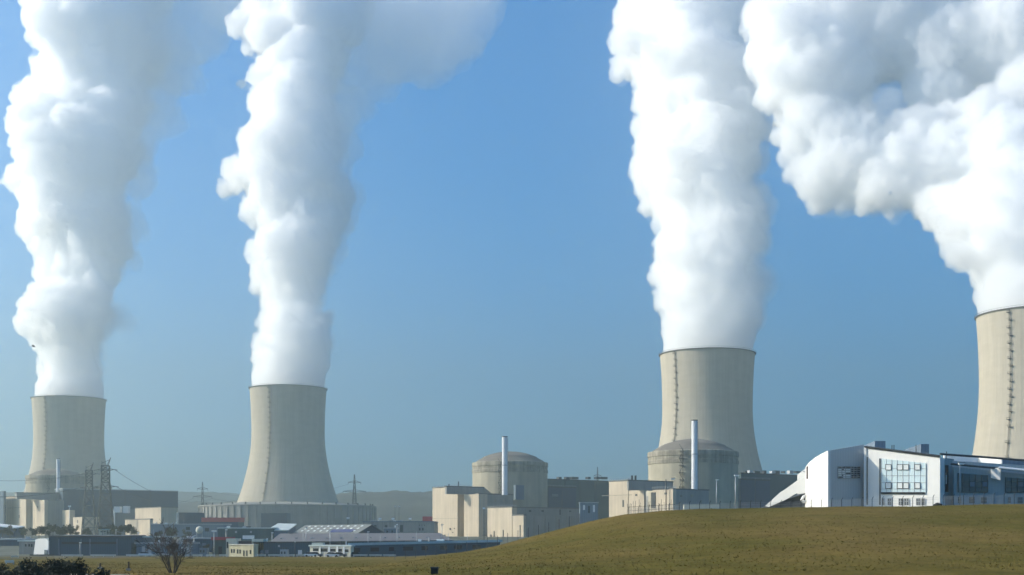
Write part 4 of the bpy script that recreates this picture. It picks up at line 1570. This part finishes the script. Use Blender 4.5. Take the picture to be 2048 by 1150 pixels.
for i, (px, y0, d, y1) in enumerate([(276, 1066, 440, 1108), (388, 1072, 430, 1108), (452, 1060, 470, 1100), (544, 1066, 440, 1104), (612, 1056, 470, 1096), (660, 1060, 460, 1100), (736, 1064, 450, 1102), (884, 1050, 480, 1085), (160, 1086, 404, 1114), (232, 1060, 620, 1074)]):
    lamp(px, y0, y1, d, 'thin grey lamp mast standing among the low sheds of the yard', arm=.4, head=(.8, .35, .25), group='thin yard lamp masts')

# ------------------------------------------------------------------ pylons and wires


def lattice(mb, p0, p1, w0, w1, n, th, rz=.66):
    """square lattice mast section from p0 (width w0) to p1 (width w1)"""
    ca, sa = math.cos(rz), math.sin(rz)
    cs = [(-1, -1), (1, -1), (1, 1), (-1, 1)]

    def cor(t, k):
        c = Vector(p0).lerp(Vector(p1), t)
        w = (w0 + (w1 - w0) * t) / 2
        x, y = cs[k][0] * w, cs[k][1] * w
        return c + Vector((x * ca - y * sa, x * sa + y * ca, 0))
    for k in range(4):
        mb.beam(cor(0, k), cor(1, k), th * 1.3)
        for i in range(n):
            t0, t1 = i / n, (i + 1) / n
            mb.beam(cor(t0, k), cor(t1, (k + 1) % 4), th * .8)
            mb.beam(cor(t0, (k + 1) % 4), cor(t1, k), th * .8)
            mb.beam(cor(t1, k), cor(t1, (k + 1) % 4), th * .8)


def strain_pylon(px, ytop, yshoulder, d, wpx, label):
    s = d / F
    x = K(px) * d
    zb = 4.0
    zs, zt = Z(yshoulder, d), Z(ytop, d)
    root = empty('lattice_pylon', (x, d, zb), label, 'pylon', 'lattice pylons')
    mb = MB()
    lattice(mb, (x, d, zb), (x, d, zs), wpx * s * 2.1, wpx * s * .95, 5, .24, .2)
    mb.build('tapered_base', M['lattice'], root)
    mb = MB()
    lattice(mb, (x, d, zs), (x, d, zt - 6), wpx * s * .95, wpx * s * .95, 4, .24, .2)
    mb.build('mast', M['lattice'], root)
    mb = MB()
    w = wpx * s / 2
    mb.beam((x + w * .8, d - 1, zt - 6), (x + w * 1.3, d, zt), .3)
    mb.beam((x + w * .2, d + 1, zt - 6), (x + w * 1.3, d, zt), .25)
    mb.beam((x - w * .8, d - 1, zt - 6), (x - w * .9, d, zt - 2.5), .2)
    mb.beam((x - w * .8, d, zt - 4), (x + w * 1.2, d, zt - 1.5), .2)
    mb.build('earth_peak', M['lattice'], root)
    arms = []
    for za, ln in ((zt - 9, 7.5), (zs + (-3), 8.5)):
        am = MB()
        for sgn in (-1, 1):
            tip = Vector((x + sgn * ln, d - sgn * 3, za))
            for yy in (-1.4, 1.4):
                am.beam((x + sgn * w * .7, d + yy, za + .9), tip, .2)
                am.beam((x + sgn * w * .7, d + yy, za - .7), tip, .2)
            arms.append(tip)
        am.build('cross_arm', M['lattice'], root)
    for tip in arms:
        im = MB()
        for k in range(5):
            im.ball(tip + Vector((.5 * k * (1 if tip.x > x else -1), 0, -.12 * k)), .32, 8)
        im.build('insulator', M['dark'], root)
    return root, arms


py1, arms1 = strain_pylon(211, 915, 965, 925, 16, 'darker larger lattice pylon before the hazy turbine hall, right one of two')
py2, arms2 = strain_pylon(178, 925, 968, 985, 13, 'slimmer lattice pylon before the hazy turbine hall, left one of two')


def far_pylon(px, ytop, ybase, d, label, sc=1.0):
    x = K(px) * d
    zb, zt = float(base_z(d)) - 1, Z(ytop, d)
    h = zt - zb
    root = empty('lattice_pylon', (x, d, zb), label, 'pylon', 'lattice pylons')
    mb = MB()
    lattice(mb, (x, d, zb), (x, d, zb + h * .55), 7 * sc, 3.6 * sc, 6, .2, .4)
    lattice(mb, (x, d, zb + h * .55), (x, d, zt), 3.6 * sc, .6, 5, .2, .4)
    mb.build('mast', M['lattice'], root)
    arms = []
    for f, ln in ((.72, 12 * sc), (.87, 6.5 * sc)):
        za = zb + h * f
        am = MB()
        for sgn in (-1, 1):
            tip = Vector((x + sgn * ln, d + sgn * 2, za))
            am.beam((x + sgn * 1.2, d, za + 1.6), tip, .28)
            am.beam((x + sgn * 1.2, d, za - .5), tip, .28)
            am.beam(tip, tip - Vector((0, 0, 2.2)), .2)
            arms.append(tip - Vector((0, 0, 2.2)))
        am.build('cross_arm', M['lattice'], root)
    return root, arms


fp1, fa1 = far_pylon(405, 964, 1015, 1500, 'faint lattice pylon left of the tower with the base ring', .9)
fp2, fa2 = far_pylon(709, 949, 990, 1400, 'lattice pylon with broad arms on the hazy wooded ridge', 1.05)
fp3, fa3 = far_pylon(1195, 934, 958, 1750, 'tiny faint lattice pylon between the two nearer domes', .8)


def cable(a, b, sag, label, r=.16):
    pts = [Vector(a).lerp(Vector(b), t) - Vector((0, 0, sag * 4 * t * (1 - t))) for t in np.linspace(0, 1, 25)]
    o = MB().taper(pts, [r] * 25, 5).build('power_line', M['wire'], origin=tuple(a))
    tag(o, label, 'power line', 'overhead power lines')
    return o


cable(arms1[1], fa1[1], 12, 'upper overhead wire from the darker pylon to the faint pylon')
cable(arms1[3], fa1[0], 9, 'lower overhead wire from the darker pylon to the faint pylon')
cable(fa1[1], fa2[0] + Vector((0, 0, 1)), 9, 'overhead wire crossing before the tower with base ring')
cable(fa1[3], fa2[2], 11, 'upper overhead wire crossing before the tower with base ring', .09)
cable(arms2[0], P(-60, 958, 900), 3, 'overhead wire from the slimmer pylon past the leftmost dome', .13)
cable(arms2[2], P(-60, 992, 800), 3, 'thick lower overhead wire from the slimmer pylon to the frame edge', .22)
cable(arms2[1], arms1[0], .8, 'short upper overhead wire between the two near pylons', .13)
cable(arms2[3], arms1[2], .8, 'short lower overhead wire between the two near pylons', .13)

# ------------------------------------------------------------------ crest fence
fn = empty('wire_fence', (K(1600) * 196, 196, 11), 'thin wire mesh fence on posts along the grass crest', 'fence')
fx = [1257 + i * 20.3 for i in range(42)]
tops = []
for i, px in enumerate(fx):
    d = 205 + 8 * math.sin(i * .12) + (18 - i * 3 if i < 6 else 0)
    x = K(px) * d
    g = tz(x, d)
    q = Vector((x, d, g))
    MB().taper([q - Vector((0, 0, .3)), q + Vector((0, 0, 2.15)), q + Vector((.12, -.25, 2.5))], [.055, .05, .045], 6).build('post', M['dark'], fn)
    MB().box(q + Vector((0, 0, .05)), (.5, .5, .35)).build('footing', M['dark'], fn)
    tops.append(q)
mb = MB()
for a, b in zip(tops[:-1], tops[1:]):
    for h in (.15, .7, 1.25, 1.75, 2.1):
        mb.beam(a + Vector((0, 0, h)), b + Vector((0, 0, h)), .012)
    for k in range(1, 9):
        q = a.lerp(b, k / 9)
        mb.beam(q + Vector((0, 0, .1)), q + Vector((0, 0, 2.1)), .008)
mb.build('wire_mesh', M['steel'], fn)
# denser old fence at the turn of the crest
f2 = empty('picket_fence', (K(1300) * 236, 236, 10), 'dense dark picket fence before the auxiliary block at the crest turn', 'fence')
mb = MB()
for i in range(34):
    px = 1255 + i * 2.8 + rng.uniform(-.7, .7)
    d = 232
    x = K(px) * d
    g = Z(1024 - (px - 1255) * .06, d) - .6
    mb.beam((x, d, g - 1), (x, d, g + rng.uniform(1.2, 2.9)), .03)
mb.build('picket', M['dark'], f2)['kind'] = 'stuff'
mb = MB()
for h in (.8, 1.5):
    mb.beam((K(1255) * 232, 232, Z(1024, 232) - .6 + h), (K(1350) * 232, 232, Z(1018.5, 232) - .6 + h), .03)
mb.build('rail', M['dark'], f2)
# white guard rail along the road
gr = empty('guard_rail', (K(400) * 384, 384, 0), 'pale broken guard rail along the far edge of the field', 'guard rail')
segs = [(122, 166), (181, 232), (252, 330), (362, 372), (385, 405), (412, 430), (438, 455), (510, 532), (536, 560), (566, 590), (592, 612), (706, 735), (738, 764), (766, 792)]
for a, b in segs:
    d = 383
    xa, xb = K(a) * d, K(b) * d
    MB().box(((xa + xb) / 2, d, tz((xa + xb) / 2, d) + .62), (xb - xa, .12, .42)).build('rail', M['kerb'], gr)
    for t in (.1, .5, .9):
        x = xa + (xb - xa) * t
        MB().box((x, d + .12, tz(x, d) + .35), (.12, .12, .8)).build('post', M['steel'], gr)
g2 = empty('guard_rail', (K(20) * 160, 160, 3), 'short white rail beside the road behind the corner shrub', 'guard rail')
for (a, b, d) in ((10, 28, 150), (22, 37, 335)):
    xa, xb = K(a) * d, K(b) * d
    MB().box(((xa + xb) / 2, d, tz((xa + xb) / 2, d) + .35), (xb - xa, .1, .35)).build('rail', M['kerb'], g2)
    for x in (xa + .1, xb - .1):
        MB().box((x, d + .1, tz(x, d) + .2), (.1, .1, .5)).build('post', M['steel'], g2)
strip('side_road', [(-124 + .16 * i, 260 + i * 3.1 ) for i in range(42)], 16, .045, M['asphalt'])
# posts of the yard fence in front of the long wing at the hill's left flank
yf = empty('post_fence', (K(850) * 300, 300, 2), 'row of thin dark posts before the shaded concrete wing on the hill flank', 'fence')
for i in range(19):
    px = 790 + i * 20.5
    d = 250 - i * 1.2
    x = K(px) * d
    g = tz(x, d)
    MB().beam((x, d, g - .2), (x, d, max(g, Z(float(np.interp(px, HPX, HPY)), d)) + 1.9), .05).build('post', M['dark'], yf)

# ------------------------------------------------------------------ cars


def make_car(mat_key):
    root = empty('parked_car', (0, 0, 0), 'x', 'car', 'parked cars')
    n = 7
    prof = [(-2.05, .35), (2.05, .35), (2.1, .75), (1.2, .9), (-1.75, .95), (-2.1, .85)]
    cab = [(-1.7, .93), (1.15, .9), (.45, 1.42), (-1.15, 1.45)]

    def ext(pts, hw, inset=0):
        vs = [(x, -hw, z) for x, z in pts] + [(x, hw, z) for x, z in pts]
        m = len(pts)
        return vs, [tuple(range(m)), tuple(range(2 * m - 1, m - 1, -1))] + [(i, m + i, m + (i + 1) % m, (i + 1) % m) for i in range(m)]
    MB().add(*ext(prof, .85)).build('body', M[mat_key], root)
    MB().add(*ext(cab, .72)).build('window', M['gdark'], root)
    MB().box((-.35, 0, 1.46), (1.5, 1.4, .06)).build('roof', M[mat_key], root)
    for x in (-1.3, 1.3):
        for s in (-1, 1):
            w = MB()
            w.beam((x, s * .7, .33), (x, s * .9, .33), .33, 12)
            w.build('wheel', M['rubber'], root)
    return root


cw, cg, cr = make_car('carw'), make_car('carg'), make_car('carr')
cars = [(cw, 291, 396, 0.05, 'white car parked before the garage left of the bare tree'),
        (cw, 323, 396, .2, 'white car half hidden behind the bare tree'),
        (cw, 622, 382, .1, 'white car parked at the left end of the white house'),
        (cg, 632, 383, .1, 'dark car behind the white one at the left end of the white house'),
        (cw, 665, 381, 0, 'pale car parked before the middle of the white house'),
        (cg, 680, 382, .1, 'dark car parked before the white house\'s right half'),
        (cg, 712, 386, .1, 'dark car standing before the long barrack\'s first window'),
        (cw, 117, 560, .4, 'white car parked alone behind the dark shed, left of the row'),
        (cr, 160, 545, .3, 'red car at the left end of the row behind the dark shed')]
row = [(cw, 164), (cw, 173), (cg, 181), (cw, 188), (cg, 196), (cw, 205), (cw, 213), (cg, 221), (cw, 229), (cw, 238), (cg, 246), (cw, 255)]
for i, (k, px) in enumerate(row):
    cars.append((k, px, 545 + (i % 3) * 4, .3 + .1 * (i % 4), None))
used = set()
for (src, px, d, rz, lab) in cars:
    o = src if id(src) not in used else copy_tree(src)
    used.add(id(src))
    x = K(px) * d
    o.location = (x, d, tz(x, d) + (.05 if d < 420 else .05))
    o.rotation_euler = (0, 0, rz)
    o['label'] = lab or 'parked car in the crowded row seen over the dark blue shed roof'

# ------------------------------------------------------------------ trees and shrubs


def leafy_tree(h, seed, material='leafm', n=420, spread=.42, leaf=.45):
    """trunk with limbs and a ragged crown of small leaf faces, built at the origin"""
    rg = random.Random(seed)
    tr = MB()
    tr.taper([(0, 0, -.5), (.1, 0, h * .3), (-.1, .1, h * .75)], [h * .03, h * .022, h * .008], 6)
    lobes = []
    for i in range(9):
        a = rg.uniform(0, 6.28)
        z = h * rg.uniform(.35, .85)
        r = h * spread * rg.uniform(.45, 1) * (1 - abs(z / h - .55))
        c = Vector((math.cos(a) * r, math.sin(a) * r, z))
        tr.taper([(0, 0, z * .7), c], [h * .012, h * .004], 4)
        lobes.append((c, h * rg.uniform(.12, .22)))
    cm = MB()
    for i in range(n):
        c, r = lobes[rg.randrange(len(lobes))]
        v = Vector((rg.gauss(0, 1), rg.gauss(0, 1), rg.gauss(0, .8))).normalized() * r * rg.uniform(.3, 1.1)
        p = c + v
        u = Vector((rg.gauss(0, 1), rg.gauss(0, 1), rg.gauss(0, 1))).normalized()
        w = u.orthogonal().normalized()
        s = leaf * rg.uniform(.5, 1.2)
        cm.add([p - u * s, p + w * s * .7, p + u * s, p - w * s * .7], [(0, 1, 2, 3)])
    return tr, cm


protos = []
for k in range(4):
    root = empty('tree', (0, 0, 0), 'x', 'tree', 'winter trees around the plant')
    t_, c_ = leafy_tree(9, 40 + k, n=900)
    t_.build('trunk', M['bark'], root)
    c_.build('crown', M['leafm'], root)
    protos.append(root)
tspots = [(64, 640, 7), (78, 650, 8), (92, 645, 9), (106, 655, 9), (120, 640, 8), (134, 650, 9), (150, 640, 8), (122, 600, 7), (205, 640, 8), (222, 660, 9), (236, 640, 7), (250, 640, 9), (262, 650, 9), (46, 660, 7), (20, 640, 8),
          (5, 650, 6), (176, 660, 7), (240, 430, 3), (330, 480, 5), (395, 470, 5), (415, 440, 4), (432, 436, 3.5), (550, 610, 6), (705, 900, 10), (730, 900, 9), (760, 880, 8), (835, 820, 8), (1152, 640, 6), (318, 560, 7), (345, 600, 8), (372, 580, 7)]
for i, (px, d, h) in enumerate(tspots):
    o = protos[i] if i < 4 else copy_tree(protos[i % 4])
    x = K(px) * d
    o.location = (x, d, tz(x, d))
    o.scale = (h / 10.5,) * 3
    o.rotation_euler = (0, 0, i * 1.7)
    where = ('in the dark clump before the hazy auxiliary block' if px < 160 else 'near the feet of the two near pylons' if px < 280 else 'among the sheds right of the bare tree' if px < 600 else 'among the grey halls beyond the warehouses')
    o['label'] = 'small dark winter tree ' + where

# bare many-stemmed tree in front
bt_d = 96
bx = K(345) * bt_d
bz = tz(bx, bt_d)
bt = empty('bare_tree', (bx, bt_d, bz), 'leafless many-stemmed tree standing alone in the field', 'tree')
tr, tw = MB(), MB()
rg = random.Random(77)


def grow(p, v, ln, r, dep):
    pts, rads = [p], [r]
    for k in range(3):
        v = (v + Vector((rg.gauss(0, .10), rg.gauss(0, .10), rg.gauss(.04, .05)))).normalized()
        p = p + v * ln / 3
        pts.append(p)
        rads.append(r * (1 - .16 * (k + 1)))
    rads = [max(q, .012) for q in rads]
    (tr if dep < 2 else tw).taper(pts, rads, 5 if dep < 2 else 3)
    if dep >= 4:
        return
    nb = 3 if dep < 3 else 4
    for i in range(nb):
        j = rg.randrange(1, 4)
        a = v.orthogonal().normalized()
        a.rotate(Matrix.Rotation(rg.uniform(0, 6.28), 3, v))
        nv = (v + a * rg.uniform(.35, .8)).normalized()
        grow(pts[j], nv, ln * rg.uniform(.55, .78), rads[j] * .6, dep + 1)


for i in range(8):
    a = i / 8 * 6.28
    v = Vector((math.cos(a) * rg.uniform(.15, .5), math.sin(a) * rg.uniform(.15, .5), 1)).normalized()
    grow(Vector((bx + math.cos(a) * .15, bt_d + math.sin(a) * .15, bz - .1)), v, rg.uniform(1.25, 1.6), .06, 0)
tr.build('trunk', M['bark'], bt)
tw.build('twigs', M['twig'], bt)['kind'] = 'stuff'

# dark evergreen shrub, lower left corner
for (px, d, w, hpx, sd, lab) in ((95, 66, 3.2, 1115, 1, 'dark evergreen shrub filling the lower left corner, its taller half'), (20, 62, 3.0, 1128, 2, 'dark evergreen shrub at the very lower left frame edge')):
    x = K(px) * d
    g = tz(x, d)
    root = empty('evergreen_shrub', (x, d, g), lab, 'shrub', 'dark evergreen shrubs')
    rg = random.Random(900 + sd)
    top = Z(hpx, d)
    H = top - g
    cm, st = MB(), MB()
    lobes = []
    for i in range(22):
        u = rg.uniform(-1, 1)
        hh_ = H * (1 - .55 * u * u) * rg.uniform(.55, 1)
        c = Vector((x + u * w, d + rg.uniform(-1, 1), g + hh_ - .35))
        lobes.append((c, rg.uniform(.35, .6)))
        st.taper([(x + u * w * .3, d, g - .2), c], [.05, .015], 4)
    for i in range(9000):
        c, r = lobes[rg.randrange(22)]
        v = Vector((rg.gauss(0, 1), rg.gauss(0, 1), rg.gauss(0, .8))).normalized() * r * rg.uniform(.2, 1.05)
        p = c + v
        u = Vector((rg.gauss(0, 1), rg.gauss(0, 1), rg.gauss(0, 1))).normalized()
        q = u.orthogonal().normalized()
        s = rg.uniform(.03, .085)
        cm.add([p - u * s, p + q * s * .6, p + u * s, p - q * s * .6], [(0, 1, 2, 3)])
    st.build('stems', M['bark'], root)
    cm.build('foliage', M['leafd'], root)

# ------------------------------------------------------------------ roof fittings of the low buildings
rgf = random.Random(21)
for o in [x for x in bpy.data.objects if x.parent is None and x.get('category') == 'building' and x.name.split('.')[0] in ('workshop', 'garage', 'switch_house', 'pump_house', 'low_blue_hall', 'dark_depot', 'long_barrack', 'grey_hall', 'dark_warehouse', 'red_band_hall', 'white_house', 'grey_annex')]:
    rf = [c for c in o.children if c.name.startswith('roof')]
    if not rf:
        continue
    vs = [v.co + o.location for v in rf[0].data.vertices]
    zt = max(v.z for v in vs)
    z_lo = min(v.z for v in vs if v.z > zt - 1.2)
    x0, x1 = min(v.x for v in vs) + 1, max(v.x for v in vs) - 1
    y0, y1 = min(v.y for v in vs), max(v.y for v in vs)
    for k in range(max(2, min(7, int((x1 - x0) / 6)))):
        x = rgf.uniform(x0, x1)
        t = (x - x0) / (x1 - x0)
        y = y0 + (y1 - y0) * (.45 if o.name != 'long_barrack' else .1 + .75 * t)
        kind = rgf.random()
        z = zt if o.name != 'long_barrack' else Z(1091, 393) + (Z(1084, 438) - Z(1091, 393)) * t + .8
        if kind < .45:
            MB().box((x, y, z + .3), (rgf.uniform(1, 2.6), 1.4, rgf.uniform(.6, 1.2))).build('roof_unit', M[rgf.choice(('steel', 'white', 'dark', 'greyc'))], o)
        elif kind < .8:
            MB().taper([(x, y, z - .1), (x, y, z + rgf.uniform(.6, 1.4))], [.25, .22], 8).build('vent_pipe', M[rgf.choice(('steel', 'paint', 'dark'))], o)
        else:
            MB().beam((x, y, z - .1), (x, y, z + rgf.uniform(2, 3.5)), .07).build('roof_mast', M['steel'], o)
# ------------------------------------------------------------------ small things
d = 69
x = K(869) * d
g = tz(x, d)
pb = empty('marker_box', (x, d, g), 'small black box standing in the grass at the bottom frame edge', 'box')
MB().box((x, d, g + .1), (.38, .3, .44)).build('body', M['black'], pb)
MB().box((x, d, g + .35), (.44, .36, .07)).build('lid', M['dark'], pb)
d = 186
p = P(1875, 1014, d)
p.z = tz(p.x, d)
lump = MB()
lump.ball(p + Vector((0, 0, .25)), .5, 10, .75)
lump.ball(p + Vector((.38, -.1, .3)), .3, 8, .8)
lump.ball(p + Vector((-.3, .1, .2)), .35, 8, .8)
o = lump.build('dark_sack', M['black'], origin=tuple(p))
tag(o, 'small black lump on the crest below the white building corner', 'sack')
for (px, py, d, hh_, lab) in ((200, 1137, 108, .5, 'short dark stake in the field, nearer the corner shrub'), (257, 1138, 104, .75, 'short stake in the field with pale foot, nearer the bare tree')):
    x = K(px) * d
    g = tz(x, d)
    root = empty('field_stake', (x, d, g), lab, 'stake', 'stakes in the field')
    MB().taper([(x, d, g - .1), (x + .02, d, g + hh_)], [.09, .07], 8).build('stake', M['bark'], root)
    MB().box((x, d, g + .08), (.3, .3, .2)).build('foot', M['path'], root)
# bird
d = 170
p = P(67, 693, d)
bird = empty('bird', tuple(p), 'black bird flying left of the leftmost steam plume', 'bird')
MB().taper([p + Vector((-.28, 0, .10)), p + Vector((-.15, 0, .06)), p + Vector((.05, 0, 0)), p + Vector((.30, 0, -.10))], [.02, .06, .07, .02], 8).build('body', M['black'], bird, smooth=True)
for s in (-1, 1):
    MB().slab(p + Vector((-.1, 0, .05)), p + Vector((.1, 0, 0)), p + Vector((.12, s * .3, .14)), p + Vector((-.02, s * .42, .18)), .015).build('wing', M['black'], bird)

# ------------------------------------------------------------------ air
hz = MB().box((0, 2450, 405), (5600, 7400, 830)).build('haze', M['black'])
m = bpy.data.materials.new('haze_air')
m.use_nodes = True
nt = m.node_tree
nt.nodes.remove(nt.nodes['Principled BSDF'])
pv = nt.nodes.new('ShaderNodeVolumePrincipled')
pv.inputs['Color'].default_value = (.75, .80, .71, 1)
pv.inputs['Density'].default_value = .00035
pv.inputs['Anisotropy'].default_value = .77
nt.links.new(pv.outputs[0], nt.nodes['Material Output'].inputs['Volume'])
hz.data.materials.clear()
hz.data.materials.append(m)
hz['kind'] = 'stuff'
hz['label'] = 'pale blue haze filling the air over the plant'
hz.visible_shadow = True
